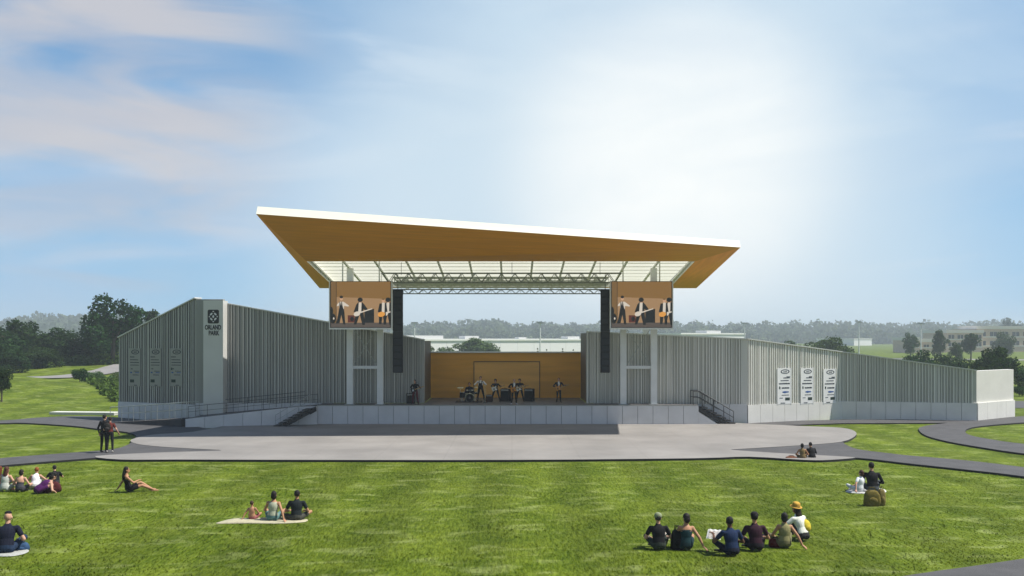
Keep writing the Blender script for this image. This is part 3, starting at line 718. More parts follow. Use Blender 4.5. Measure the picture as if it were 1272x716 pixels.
# screens
E={'tan':emat('screen_tan',(.165,.085,.022)),'tan2':emat('screen_tan_light',(.25,.148,.07)),'brown':emat('screen_brown',(.13,.07,.022)),'floor':emat('screen_floor',(.065,.05,.042)),'blk':emat('screen_black',(.006,.006,.007)),'wht':emat('screen_white',(.46,.41,.34)),'skin':emat('screen_skin',(.42,.24,.14)),'org':emat('screen_orange',(.50,.22,.04)),'red':emat('screen_dark_red',(.07,.015,.01))}
EK=list(E); EM=[E[k] for k in EK]
def screen(px0,px1,py0,py1,label):
    Y=53.3; x0,x1=XY(px0,Y),XY(px1,Y); z1,z0=Zat(py0,Y),Zat(py1,Y); w,h=x1-x0,z1-z0
    t=thing('video_screen',label,'screen',((x0+x1)/2,Y,z0),0,'video screens under the canopy')
    a=MB(); a.bb((-w/2,0,0),(w/2,.25,h)); a.build('cabinet',M['black'],t)
    a=MB()
    for s in (-1,1): a.bb((s*(w/2+.002),-.03,-.10),(s*(w/2+.06),.26,h+.03))
    a.bb((-w/2,-.03,-.10),(w/2,.26,-.002)); a.build('frame',M['white'],t)
    a=MB()
    for s in (-1,1): a.bar((s*w*.3,.12,h),(s*w*.3,.12,h+1.3),.07)
    a.build('hanger',M['steel_white'],t)
    a=MB(); lay=[-.002]
    def pl(k,pts):
        o=[]
        for (xa,za),(xb,zb) in zip(pts,pts[1:]+pts[:1]):
            if xa<=.988: o.append((xa,za))
            if (xa<=.988)!=(xb<=.988): u=(.988-xa)/(xb-xa); o.append((.988,za+(zb-za)*u))
        pts=[(max(.012,x),z) for x,z in o]
        if len(pts)<3: return
        a.mi=EK.index(k); lay[0]-=.0006; y=lay[0]
        a.prism([((x-.5)*w,z*h) for x,z in pts],lambda x,z:(x,y,z),lambda x,z:(x,y+.0005,z))
    def el(k,cx,cz,rx,rz,rot=0,n=14):
        pl(k,[(cx+rx*math.cos(2*PI*i/n)*math.cos(rot)-rz*math.sin(2*PI*i/n)*math.sin(rot)*h/w, cz+rx*math.cos(2*PI*i/n)*math.sin(rot)*w/h+rz*math.sin(2*PI*i/n)*math.cos(rot)) for i in range(n)])
    m=.012
    pl('tan',[(m,m),(1-m,m),(1-m,.99),(m,.99)]); pl('tan2',[(.10,.1),(1-m,.1),(1-m,.62),(.10,.66)])
    pl('brown',[(m,.1),(.10,.1),(.10,.985),(m,.985)]); pl('blk',[(.098,.1),(.106,.1),(.106,.985),(.098,.985)])
    pl('floor',[(m,m),(1-m,m),(1-m,.115),(m,.105)])
    # drums cut at the edge
    el('blk',.045,.20,.05,.11); el('blk',.02,.36,.03,.09); el('wht',.06,.20,.012,.025)
    # singer
    pl('blk',[(.10,.09),(.155,.10),(.185,.28),(.215,.08),(.25,.07),(.235,.33),(.225,.44),(.15,.44),(.135,.30)])
    pl('wht',[(.115,.50),(.16,.56),(.22,.56),(.31,.475),(.30,.455),(.23,.47),(.225,.40),(.15,.40),(.145,.48),(.11,.46)])
    pl('blk',[(.15,.40),(.22,.40),(.205,.47),(.195,.56),(.185,.56),(.18,.47),(.165,.56),(.155,.56)])
    el('skin',.185,.625,.025,.04); el('blk',.185,.66,.028,.03)
    # amps
    pl('red',[(.29,.115),(.41,.115),(.40,.27),(.29,.27)]); el('blk',.36,.19,.03,.05)
    pl('blk',[(.56,.11),(.72,.11),(.72,.41),(.56,.345)])
    # guitarist
    def guitarist(x,top,gcol,lean=.0,wide=1):
        pl('blk',[(x-.095*wide,.07),(x-.055*wide,.075),(x+.0,.29),(x+.045*wide,.06),(x+.085*wide,.065),(x+.06,.36),(x-.06,.36)])
        pl('blk',[(x-.10,.34),(x-.055,.50),(x-.02,.55),(x+.04,.55),(x+.075,.50),(x+.13,.40),(x+.11,.36),(x+.06,.40),(x+.06,.33),(x-.06,.33)])
        pl('wht',[(x-.015,.54),(x+.03,.54),(x+.025,.32),(x-.025,.32)])
        el('skin',x+.012,.575,.026,.04); el('blk',x+.008+lean,.60,.042,.05)
        el(gcol,x-.045,.30,.055,.05,.3); pl(gcol,[(x-.01,.305),(x+.20,.40),(x+.205,.42),(x-.01,.335)])
    guitarist(.485,.6,'wht',0)
    guitarist(.94,.6,'wht',0,.7)
    x=.86
    pl('blk',[(x-.06,.08),(x-.02,.08),(x,.27),(x+.03,.07),(x+.06,.075),(x+.05,.36),(x-.06,.36)])
    pl('blk',[(x-.08,.34),(x-.05,.52),(x+.06,.53),(x+.08,.34)]); pl('wht',[(x-.01,.54),(x+.035,.54),(x+.03,.33),(x-.015,.33)])
    el('skin',x+.01,.585,.026,.045); el('org',x-.02,.29,.06,.055,.2); el('brown',x+.01,.615,.025,.022)
    a.build('display_image',EM,t); return t
screen(410,486,349.5,407.5,'large video screen with the band picture, left of the stage opening')
screen(759,835,349.5,407.5,'large video screen with the band picture, right of the stage opening')

# ------------------------------------------------------------------ people
def H(v): return Vector(v)
class Fig:
    """closed lofts and capsules with a cloth tag, fused to one skin by a voxel remesh"""
    def __init__(s): s.mb=MB(); s.pr=[]
    def cap(s,p0,p1,r0,r1,tagn,n=10):
        p0=H(p0);p1=H(p1); d=(p1-p0); L=max(d.length,1e-4); d=d/L
        pts=[];rs=[]
        for t in (1,.75,.4): pts.append(p0-d*r0*t*.92); rs.append(r0*math.sqrt(max(.02,1-t*t)))
        pts += [p0,p1]; rs += [r0,r1]
        for t in (.4,.75,1): pts.append(p1+d*r1*t*.92); rs.append(r1*math.sqrt(max(.02,1-t*t)))
        s.mb.tube(pts,rs,n); s.pr.append(('c',p0,p1,r0,r1,tagn))
    def ell(s,c,r,tagn,M=None):
        s.mb.ell(c,r,12,8,M); s.pr.append(('e',H(c),H(r),(M or Matrix.Identity(3)).inverted(),0,tagn))
    def loft(s,pts,side,radii,tagfn,n=16):
        """pts along a spine, side = lateral axis"""
        vs=[];fs=[];k=len(pts); side=H(side).normalized()
        for i,p in enumerate(pts):
            p=H(p); d=(H(pts[min(i+1,k-1)])-H(pts[max(i-1,0)])).normalized(); f=side.cross(d).normalized()
            for j in range(n):
                t=2*PI*j/n; vs.append(p+side*radii[i][0]*math.cos(t)+f*radii[i][1]*math.sin(t))
        for i in range(k-1):
            for j in range(n): fs.append((i*n+j,i*n+(j+1)%n,(i+1)*n+(j+1)%n,(i+1)*n+j))
        fs += [tuple(range(n-1,-1,-1)),tuple((k-1)*n+j for j in range(n))]
        s.mb.add(vs,fs)
        for i in range(k-1): s.pr.append(('t',H(pts[i]),H(pts[i+1]),radii[i],radii[i+1],tagfn(i),side))
    def tags(s,pts):
        D=np.empty((len(s.pr),len(pts)))
        for k,p in enumerate(s.pr):
            if p[0] in 'ct':
                a=np.array(p[1]);b=np.array(p[2]);d=b-a;L=max(1e-8,d@d)
                t=np.clip((pts-a)@d/L,0,1); q=pts-(a+t[:,None]*d)
                if p[0]=='c': D[k]=np.linalg.norm(q,axis=1)-(p[3]+(p[4]-p[3])*t)
                else:
                    sd=np.array(p[6]); lx=q@sd; rest=np.linalg.norm(q-lx[:,None]*sd,axis=1)
                    rx=p[3][0]+(p[4][0]-p[3][0])*t; ry=p[3][1]+(p[4][1]-p[3][1])*t
                    D[k]=(np.sqrt((lx/rx)**2+(rest/ry)**2)-1)*np.minimum(rx,ry)
            else:
                q=(pts-np.array(p[1]))@np.array(p[3]).T; r=np.array(p[2])
                D[k]=(np.sqrt(((q/r)**2).sum(1))-1)*r.min()
        return D.argmin(0)

SKINS={'light':(.52,.30,.21),'tan':(.40,.21,.12),'deep':(.13,.065,.04)}
_mc={}
def cm(name,col,rough=.85,var=.15,sc=14,bump=.35):
    key=(name,tuple(col))
    if key not in _mc: _mc[key]=mat(name,col,rough,0,var,sc,bump,55,spec=.2)
    return _mc[key]
PENDING=[]
def person(label,loc,rz,pose,skin='light',top=(.02,.02,.02),bottom=(.02,.02,.025),shoes=(.02,.02,.02),sleeve='short',legs='long',topfrac=.95,
           hair=('short',(.02,.014,.01)),scale=1.0,female=False,head=(0,0),group=None,hat=None,voxel=.011,apron=None,bare_from=None):
    t=thing('person',label,'person',loc,rz,group); t.scale=(scale,)*3
    f=Fig(); g=dict(pose); hz=g['hip']; lean=R(g.get('lean',0)); side=R(g.get('side',0)); twist=R(g.get('twist',0)); hunch=R(g.get('hunch',0))
    base=H((0,0,hz))
    # spine curve
    sp=[base]; TL=.50; nseg=10; fr=[i/nseg for i in range(nseg+1)]
    for i in range(nseg):
        an=lean+hunch*(i/nseg); d=H((math.sin(side),math.sin(an)*math.cos(side),math.cos(an)*math.cos(side))); sp.append(sp[-1]+d*TL/nseg)
    dtop=(sp[-1]-sp[-2]).normalized()
    Mt=Matrix.Rotation(twist,3,'Z'); sx=(Mt@H((math.cos(side),0,-math.sin(side)))).normalized()
    ff=[-.10]+fr+[1.07]
    pts=[base-(sp[1]-sp[0]).normalized()*.05]+sp+[sp[-1]+dtop*.035]
    wa=.132 if female else .152; hp=.172 if female else .165; ch=.155 if female else .175; sh=.150 if female else .178
    kx=[-.10,0,.15,.4,.65,.82,.92,1.0,1.07]; vx=[hp*.8,hp,hp*.97,wa,ch,sh,sh*.72,.075,.056]; vy=[.09,.125,.12,.098,.118,.105,.085,.062,.054]
    rad=[(float(np.interp(q,kx,vx)),float(np.interp(q,kx,vy))) for q in ff]
    def tg(i):
        q=ff[i]
        if q<.08: return 'bottom'
        return 'top' if q<topfrac else 'skin'
    f.loft(pts,sx,rad,tg)
    spp=lambda q: sp[min(nseg,int(q*nseg))]+(sp[min(nseg,int(q*nseg)+1)]-sp[min(nseg,int(q*nseg))])*(q*nseg-int(q*nseg))
    # neck and head
    nk=sp[-1]; pitch=R(head[1]); yaw=R(head[0])
    hd=(dtop*.5+H((0,0,.5))).normalized(); hc=nk+hd*.10+H((0,.012,.062))
    f.cap(nk-dtop*.03,hc-H((0,.01,.03)),.054,.050,'skin')
    Mh=Matrix.Rotation(twist+yaw,3,'Z')@Matrix.Rotation(-pitch,3,'X')
    hp_=lambda x,y,z: hc+Mh@H((x,y,z))
    f.ell(hp_(0,-.012,.02),(.074,.094,.100),'skin',Mh); f.ell(hp_(0,.024,-.048),(.054,.066,.066),'skin',Mh)
    f.cap(hp_(0,.084,.012),hp_(0,.104,-.022),.010,.014,'skin',8)
    for s in (-1,1):
        f.ell(hp_(s*.077,-.012,-.008),(.012,.022,.034),'skin',Mh)
        f.ell(hp_(s*.030,.076,.014),(.014,.010,.008),'eye',Mh)
    f.ell(hp_(0,.088,-.058),(.024,.008,.008),'lip',Mh)
    # arms
    A=g['arms']
    for s,key in ((-1,'L'),(1,'R')):
        shp=spp(.86)+sx*s*(sh+.012); el=H(A[key][0]); wr=H(A[key][1])
        el=shp+(el-shp).normalized()*.285; wr=el+(wr-el).normalized()*.25
        ua='skin' if sleeve=='none' else 'top'; fa_='top' if sleeve=='long' else 'skin'
        f.cap(spp(.80)+sx*s*.08,shp,.07,.058,'top' if topfrac>.9 else 'skin')
        if sleeve=='short':
            m_=shp+(el-shp)*.55; f.cap(shp,m_,.060,.058,'top'); f.cap(m_,el,.043,.040,'skin')
        else: f.cap(shp,el,.055 if ua=='top' else .047,.045 if ua=='top' else .039,ua)
        f.cap(el,wr,.044 if fa_=='top' else .039,.033 if fa_=='top' else .026,fa_)
        # hand: palm, four fingers, thumb
        d=(wr-el).normalized(); aim=H(A[key][2]) if len(A[key])>2 else d+H((0,0,-.25)); aim.normalize()
        lat=aim.cross(H((0,0,1)) if abs(aim.z)<.9 else H((0,1,0))).normalized(); nrm=lat.cross(aim); 
        if nrm.z>0: nrm=-nrm
        kn=wr+aim*.085
        f.loft([wr-aim*.01,wr+aim*.03,kn],lat,[(.024,.017),(.037,.016),(.040,.014)],lambda i:'skin',10)
        for j in range(4):
            o=(j-1.5)*.0205; ln=[.032,.038,.036,.028][j]
            b=kn+lat*o; m_=b+(aim+lat*(j-1.5)*.05+nrm*.25).normalized()*ln; e_=m_+(aim*.75+nrm*.75).normalized()*ln*.95
            f.cap(b,m_,.0098,.0092,'skin',6); f.cap(m_,e_,.0092,.008,'skin',6)
        th=-s*1.0; b=wr+aim*.03+lat*.030*th; m_=b+(aim*.6+lat*.7*th+nrm*.2).normalized()*.035; e_=m_+(aim*.9+lat*.25*th+nrm*.3).normalized()*.032
        f.cap(b,m_,.0125,.011,'skin',6); f.cap(m_,e_,.0105,.009,'skin',6)
    # legs
    Lg=g['legs']
    for s,key in ((-1,'L'),(1,'R')):
        hpj=base+H((s*.088,.0,-.005)); kn=H(Lg[key][0]); an=H(Lg[key][1])
        kn=hpj+(kn-hpj).normalized()*.43; an=kn+(an-kn).normalized()*.41
        up_='bottom'; lo='bottom' if legs=='long' else 'skin'
        big=legs=='long'
        if legs in('short','skirt'):
            m_=hpj+(kn-hpj)*.62; f.cap(hpj,m_,.092,.080,'bottom'); f.cap(m_,kn,.066,.054,'skin')
        elif legs=='bare': f.cap(hpj,kn,.084,.054,'skin')
        else: f.cap(hpj,kn,.090,.062,'bottom')
        c_=kn+(an-kn)*.32; f.cap(kn,c_,.058 if big else .052,.060 if big else .054,lo); f.cap(c_,an,.058 if big else .053,.043 if big else .036,lo)
        toe=H(Lg[key][2]) if len(Lg[key])>2 else H((0,1,-.2)); toe.normalize()
        hl=an-H((0,0,.03))-toe*.05; f.cap(hl,an+toe*.15-H((0,0,.045)),.038,.030,'shoe' if shoes else 'skin')
    names=['skin','top','bottom','shoe','eye','lip']
    cols=[cm('skin_'+skin,SKINS[skin],.55,.06,20,.05),cm('shirt_cloth',top),cm('trouser_cloth',bottom),cm('shoe_leather',shoes or (.4,.25,.17),.5),cm('eye_dark',(.02,.015,.012),.2,0),cm('lip',tuple(x*.75 for x in SKINS[skin]),.5,.05)]
    ob=f.mb.build('body',cols,t,recalc=True)
    md=ob.modifiers.new('r','REMESH'); md.mode='VOXEL'; md.voxel_size=voxel
    ms=ob.modifiers.new('s','SMOOTH'); ms.factor=.5; ms.iterations=2
    PENDING.append((ob,f,names,cols,apron,spp))
    # hair
    kind,hcol=hair; a=MB(); hm=cm('hair',hcol,.6,.3,35,.6)
    if kind!='bald':
        a.ell(hp_(0,-.024,.034),(.083,.094,.098),16,10,Mh)
        if kind in('long','bob','curly'):
            a.ell(hp_(0,-.045,-.02),(.088,.075,.10),14,8,Mh)
        if kind=='long':
            b0=hp_(0,-.07,-.03)
            pts_=[b0+H((0,0,.08)),b0,b0+H((0,-.028,-.10)),b0+H((0,-.05,-.22)),b0+H((.01,-.05,-.31))]
            f2=Fig(); f2.loft(pts_,Mh@H((1,0,0)),[(.05,.03),(.085,.05),(.088,.05),(.07,.04),(.03,.02)],lambda i:'h',14); a.add(f2.mb.v,f2.mb.f)
        if kind=='bun': a.ell(hp_(0,-.085,.085),(.045,.045,.045),12,8,Mh)
        if kind=='curly':
            rnd=random.Random(len(label))
            for q in range(16):
                u=rnd.uniform(0,2*PI); w=rnd.uniform(-.2,1.3); a.ell(hp_(.075*math.cos(u)*math.cos(w),-.03+.08*math.sin(u)*math.cos(w)*(1 if math.sin(u)<0 else .5),.03+.09*math.sin(w)),(.035,.035,.035),8,6,Mh)
        if kind=='ponytail':
            b0=hp_(0,-.10,.03); a.tube([b0,b0+H((0,-.05,-.03)),b0+H((0,-.06,-.14)),b0+H((0,-.04,-.24))],[.03,.035,.03,.01],8)
        # uneven strands
        for i,v in enumerate(a.v):
            k_=1+.05*math.sin(i*2.3)+.03*math.sin(i*7.1); a.v[i]=tuple(H(v)*1.0+(H(v)-hc)*(k_-1)*.5)
        a.build('hair',hm,t,smooth=True)
    if hat:
        kind,hc_=hat; a=MB(); Mr=Mh
        if kind=='sun':
            a.lathe([(.135,.052),(.150,.048),(.135,.058),(.098,.066),(.094,.10),(.085,.145),(.05,.165),(.002,.168)],20,hc,Mr@Matrix.Rotation(R(12),3,'X'))
        elif kind=='skullcap': a.lathe([(.070,.088),(.072,.095),(.055,.122),(.028,.136),(.002,.14)],18,hc+Mh@H((0,-.005,0)),Mr)
        elif kind=='beanie': a.lathe([(.092,.03),(.098,.04),(.097,.08),(.075,.125),(.035,.147),(.002,.15)],18,hc+Mh@H((0,-.012,0)),Mr)
        else:
            a.lathe([(.088,.045),(.092,.06),(.084,.10),(.055,.13),(.002,.138)],18,hc+Mh@H((0,-.012,0)),Mr)
            a.ell(hp_(0,.11,.052),(.06,.07,.008),14,6,Mh)
        a.build('hat',cm('hat_cloth',hc_),t,smooth=True)
    return t
def sit_pose(**k):
    d=dict(hip=.115,lean=8,hunch=12,arms=dict(L=[(-.30,.10,.33),(-.20,.32,.27)],R=[(.30,.10,.33),(.20,.32,.27)]),
           legs=dict(L=[(-.27,.34,.27),(.05,.40,.06),(.6,.5,0)],R=[(.27,.34,.27),(-.05,.46,.06),(-.6,.5,0)])); d.update(k); return d
knees=lambda **k: sit_pose(lean=14,hunch=22,arms=dict(L=[(-.27,.22,.40),(-.10,.48,.42)],R=[(.27,.22,.40),(.10,.48,.42)]),
           legs=dict(L=[(-.17,.34,.50),(-.13,.55,.06),(0,1,-.1)],R=[(.17,.34,.50),(.13,.55,.06),(0,1,-.1)]),**k)
def propR(**k): return sit_pose(**{**dict(lean=-4,hunch=12,side=3,arms=dict(L=[(-.26,.12,.33),(-.14,.34,.25)],R=[(.30,-.10,.34),(.40,-.22,.08),(.5,-.6,-.35)])),**k})
def propL(**k): return sit_pose(**{**dict(lean=-4,hunch=12,side=-3,arms=dict(R=[(.26,.12,.33),(.14,.34,.25)],L=[(-.30,-.10,.34),(-.40,-.22,.08),(-.5,-.6,-.35)])),**k})
stand=lambda **k: {**dict(hip=.93,lean=2,hunch=4,arms=dict(L=[(-.26,-.02,1.13),(-.27,.06,.88)],R=[(.26,-.02,1.13),(.27,.06,.88)]),
           legs=dict(L=[(-.11,.02,.5),(-.12,-.02,.08)],R=[(.11,.02,.5),(.12,-.02,.08)])),**k}
def guitar_pose(wide=.22,**k):
    return {**dict(hip=.91,lean=6,hunch=16,arms=dict(R=[(.33,-.02,1.17),(.10,.22,1.06),(-.8,.2,-.4)],L=[(-.34,.06,1.15),(-.46,.30,1.20),(.1,.7,.5)]),
           legs=dict(L=[(-wide,.08,.5),(-wide*1.35,-.02,.08),(-.4,1,-.2)],R=[(wide,.08,.5),(wide*1.35,-.06,.08),(.4,1,-.2)])),**k}
def at(px,py): return G(px,py,0)

BLK=(.008,.008,.010)
GL='friends sitting together at the left edge of the lawn'
def seat(label,px,ptop,pbot,rz=0,pose=None,h=.90,**k):
    p=at(px,pbot); s=(pbot-ptop)*p.y/F/h; 
    return person(label,(p.x,p.y,0),R(rz),pose or sit_pose(),scale=s,**k)
seat('person with red hair partly cut off by the left edge',-2,579.5,609,5,group=GL,hair=('long',(.12,.03,.012)),female=True,top=(.03,.03,.035),sleeve='none')
seat('seated person in a pale grey draped top with long brown hair',5.5,580,611,-5,group=GL,hair=('long',(.075,.03,.02)),female=True,top=(.48,.50,.46),bottom=(.40,.42,.38),sleeve='none',topfrac=.72,shoes=None,legs='skirt')
seat('seated person in a strapless charcoal dress with dark shoulder-length hair',24.5,583.5,611.5,0,group=GL,hair=('bob',(.018,.012,.01)),female=True,top=(.06,.06,.075),bottom=(.04,.04,.05),sleeve='none',topfrac=.55,legs='skirt')
seat('seated person with orange hair in a white top',43,580,608,8,knees(),group=GL,hair=('short',(.22,.075,.015)),female=True,top=(.80,.82,.85),bottom=(.5,.5,.5),sleeve='none',topfrac=.86)
seat('person in a purple dress bending sideways over the grass, dark hair hanging forward',46.5,589,613.5,-38,sit_pose(lean=40,hunch=35,side=14,arms=dict(L=[(-.15,.40,.30),(-.05,.58,.1)],R=[(.30,.32,.28),(.32,.42,.05),(.3,.5,-.8)])),.66,group=GL,hair=('curly',(.014,.012,.01)),female=True,top=(.065,.010,.085),bottom=(.06,.010,.075),sleeve='none',topfrac=.72,head=(0,40),legs='skirt')
seat('seated person in a black t-shirt with short dark hair, looking left',69,577.5,602.5,38,knees(),group=GL,hair=('short',(.015,.013,.012)),top=BLK,bottom=(.03,.03,.035),sleeve='short')
# bag of the group
def bag(label,px,py,w,h,d,col,rz=0,name='bag',catg='bag',strap=None,z=0):
    p=at(px,py); t=thing(name,label,catg,(p.x,p.y,z),R(rz)); a=MB()
    rings=[(0,.86),(.06,1),(.35,1.03),(.7,.95),(.92,.72),(1,.5)]; n=20
    vs=[];fs=[]
    for zz,k in rings:
        for j in range(n):
            u=2*PI*j/n; ex=abs(math.cos(u))**.55*(1 if math.cos(u)>0 else -1); ey=abs(math.sin(u))**.55*(1 if math.sin(u)>0 else -1)
            wob=1+.05*math.sin(3*u+zz*5); vs.append((ex*w/2*k*wob,ey*d/2*k*wob,zz*h))
    for i in range(len(rings)-1):
        for j in range(n): fs.append((i*n+j,i*n+(j+1)%n,(i+1)*n+(j+1)%n,(i+1)*n+j))
    fs+=[tuple(range(n-1,-1,-1)),tuple((len(rings)-1)*n+j for j in range(n))]
    a.add(vs,fs); m=cm('bag_cloth',col); a.build('bag_body',m,t,smooth=True)
    sc=cm('bag_strap',strap or tuple(c*.55 for c in col))
    for s in (-1,1):
        a=MB(); a.tube([(w*.22*s-.0,-.01,h*.9),(w*.16*s,-.03,h*1.12),(w*.02*s,-.03,h*1.16)],.012,6) if False else a.tube([(-w*.22,.03*s,h*.95),(-w*.15,.05*s,h*1.18),(w*.15,.05*s,h*1.18),(w*.22,.03*s,h*.95)],.012,6)
        a.build('handle',sc,t)
    a=MB(); a.ell((0,-d*.47,h*.36),(w*.30,.045,h*.22),14,8); a.build('front_pocket',m,t,smooth=True)
    return t
bag('dark maroon slumped bag on the grass in front of the person in black',64,611.5,.60,.36,.34,(.065,.012,.014),20)
def cloth(label,pts,col,name='picnic_blanket',catg='blanket'):
    q=cat([Vector(p) for p in gp(pts,0)],4); c=sum(q,Vector((0,0)))/len(q)
    a=MB(); rnd=random.Random(len(label)); n=len(q); vs=[];rings=[0,.35,.7,.93,1]
    fs=[]
    for ri,k in enumerate(rings[1:]):
        for i,p in enumerate(q):
            v=c+(p-c)*k; vs.append((v.x,v.y,.045+.012*math.sin(v.x*4+v.y*3)*k if k<1 else .012))
    vs.append((c.x,c.y,.045)); ci=len(vs)-1
    for i in range(n): fs.append((ci,i,(i+1)%n))
    for r in range(3):
        for i in range(n): fs.append((r*n+i,(r+1)*n+i,(r+1)*n+(i+1)%n,r*n+(i+1)%n))
    a.add(vs,fs); return tag(a.build(name,cm('blanket_cloth',col),None,smooth=True),label,catg)

# woman leaning back
seat('person in a black short dress leaning back on one arm, bare legs stretched right',160,579.5,611.5,-62,
     sit_pose(lean=-14,hunch=12,arms=dict(L=[(-.24,-.18,.36),(-.22,-.36,.08),(-.1,-.6,-.35)],R=[(.24,.12,.36),(.06,.34,.42)]),legs=dict(L=[(-.12,.40,.30),(-.10,.74,.06),(0,1,.0)],R=[(.12,.42,.22),(.14,.80,.05),(.1,1,0)])),
     hair=('long',(.012,.01,.009)),female=True,skin='tan',top=BLK,bottom=BLK,sleeve='none',topfrac=.80,legs='skirt',shoes=None)
# bottom-left man
seat('person in a navy t-shirt with close-shaven head and black cap, cut by the left edge',7,636,688.5,14,sit_pose(hunch=20),hair=('bald',(0,0,0)),top=(.008,.010,.024),bottom=(.015,.03,.065),sleeve='short',hat=('skullcap',(.01,.01,.012)),voxel=.009)
cloth('pale grey edge of a cloth under the person in navy at the left edge',[(-30,690),(10,692),(32,688),(34,683),(10,680),(-30,682)],(.35,.36,.34))
bag('blue rolled denim jacket bag lying beside the person in navy',27,684,.34,.20,.22,(.03,.07,.15),10)
# family of three
cloth('cream picnic blanket under the family of three',[(268,650.6),(288,646.5),(318,644.6),(360,644.2),(380,645.2),(379,649),(350,651),(310,650.8),(285,651.2)],(.42,.39,.27))
seat('small bare-backed child with short brown hair sitting on the cream blanket',313.5,622.5,646.5,-6,propL(),hair=('short',(.05,.025,.015)),skin='tan',top=SKINS['tan'],sleeve='none',topfrac=.2,bottom=(.3,.1,.1),legs='short',shoes=None,head=(-12,0),female=True)
seat('seated person in a pale sleeveless top and teal shorts with dark bob hair',338.5,610.5,648,0,propR(lean=0),hair=('bob',(.015,.011,.01)),skin='tan',female=True,top=(.42,.44,.33),bottom=(.10,.20,.20),sleeve='none',topfrac=.80,legs='short',shoes=None)
seat('broad seated person in a dark grey t-shirt beside two others on the cream blanket',368,609.5,648,4,sit_pose(legs=dict(L=[(-.42,.22,.16),(-.25,.5,.06),(-.3,.8,0)],R=[(.36,.30,.22),(-.05,.42,.06),(-.6,.5,0)])),hair=('short',(.012,.010,.009)),skin='tan',top=(.012,.017,.019),bottom=(.06,.06,.05),sleeve='short',legs='short',head=(8,0))
# foreground row of six
seat('seated person in a black top with a pale green beanie',818.5,638.5,683.5,0,sit_pose(),hair=('short',(.05,.045,.04)),hat=('beanie',(.22,.25,.15)),top=BLK,bottom=(.03,.04,.03),sleeve='short',voxel=.010)
seat('seated person in a teal patterned sundress, dark hair gathered to one side',852,638.5,683.5,6,propR(lean=2,head=None) if False else propR(lean=2),hair=('bob',(.016,.011,.01)),skin='tan',female=True,top=(.010,.038,.046),bottom=(.010,.030,.036),sleeve='none',topfrac=.66,legs='skirt',head=(20,10))
seat('seated person in a blue shirt with black hair holding a paper map',909.5,642.5,691,12,sit_pose(arms=dict(L=[(-.30,.14,.40),(-.28,.40,.46),(-.1,.8,.2)],R=[(.30,.10,.33),(.10,.36,.32)])),hair=('short',(.010,.009,.009)),skin='deep',top=(.009,.022,.065),bottom=(.008,.010,.025),sleeve='short',head=(-10,0),voxel=.010)
seat('seated person in a plum shirt with a backwards dark cap',939,637,685,0,sit_pose(),hair=('short',(.012,.010,.010)),hat=('cap',(.016,.013,.016)),skin='tan',top=(.030,.008,.018),bottom=(.012,.009,.014),sleeve='short',head=(170,0) if False else (0,0))
seat('seated person in an olive beige sleeveless top leaning on the right arm',974.5,637.5,681,4,propR(lean=2),hair=('bob',(.012,.010,.009)),skin='tan',female=True,top=(.24,.22,.10),bottom=(.15,.14,.07),sleeve='none',topfrac=.82,head=(-14,0))
seat('person in a white shirt and yellow sun hat sitting sideways',998,623.5,672.5,28,knees(),.93,hair=('long',(.02,.014,.01)),hat=('sun',(.52,.30,.05)),skin='tan',female=True,top=(.74,.76,.66),bottom=(.03,.03,.03),sleeve='short',legs='long')
bp=at(1001,669); t=thing('backpack','yellow backpack on the back of the person in the sun hat','backpack',(bp.x-.08,bp.y-.27,.22),R(20)); t.scale=(.82,.82,.82)
a=MB(); a.ell((0,0,.2),(.17,.10,.22),16,10,Matrix.Rotation(R(-14),3,'X')); a.build('backpack_body',cm('yellow_canvas',(.58,.47,.04)),t,smooth=True)
a=MB(); a.ell((.01,-.085,.14),(.11,.05,.10),14,8); a.build('front_pocket',cm('yellow_canvas2',(.50,.39,.03)),t,smooth=True)
for s in (-1,1):
    a=MB(); a.tube([(s*.09,.08,.38),(s*.11,.22,.40),(s*.12,.27,.25),(s*.11,.12,.05)],.016,6); a.build('shoulder_strap',cm('strap_brown',(.20,.13,.03)),t)
def sheet(label,loc,w,h,rz,tilt,col,name='paper_map',catg='paper',fold=True):
    t=thing(name,label,catg,loc,R(rz)); a=MB(); n=6; vs=[];
    for i in range(n+1):
        x=-w/2+w*i/n; zz=(.02 if i%2 else 0) if fold else 0
        for y in (-h/2,h/2): vs.append((x,y*math.cos(R(tilt)),y*math.sin(R(tilt))+zz))
    a.add(vs,[(2*i,2*i+2,2*i+3,2*i+1) for i in range(n)]); a.build('page',cm('paper',col,.7,.06,8),t,recalc=False)
    a=MB()
    for k in range(4): 
        y=-h/2+h*(k+.7)/5; a.bar((-w*.4,y*math.cos(R(tilt)),y*math.sin(R(tilt))+.026),(w*.3,y*math.cos(R(tilt)),y*math.sin(R(tilt))+.026),.012,.002)
    a.build('printed_area',cm('print_red',(.35,.15,.10)),t); return t
p=at(891,689); sheet('open white paper map held by the person in the blue shirt',(p.x,p.y+.34,.42),.36,.30,-25,40,(.78,.77,.72))
p=at(831,681); sheet('pale folded paper held on the lap between two people in dark tops',(p.x-.02,p.y+.25,.30),.26,.30,60,55,(.70,.71,.66))
bag('black upright bag between the person in the beanie and the one in the sundress',841.5,682.5,.34,.50,.24,(.008,.008,.009),5)
bag('small red and black bag on the grass between the plum shirt and the olive top',963,679.5,.34,.22,.22,(.10,.015,.012),-10)
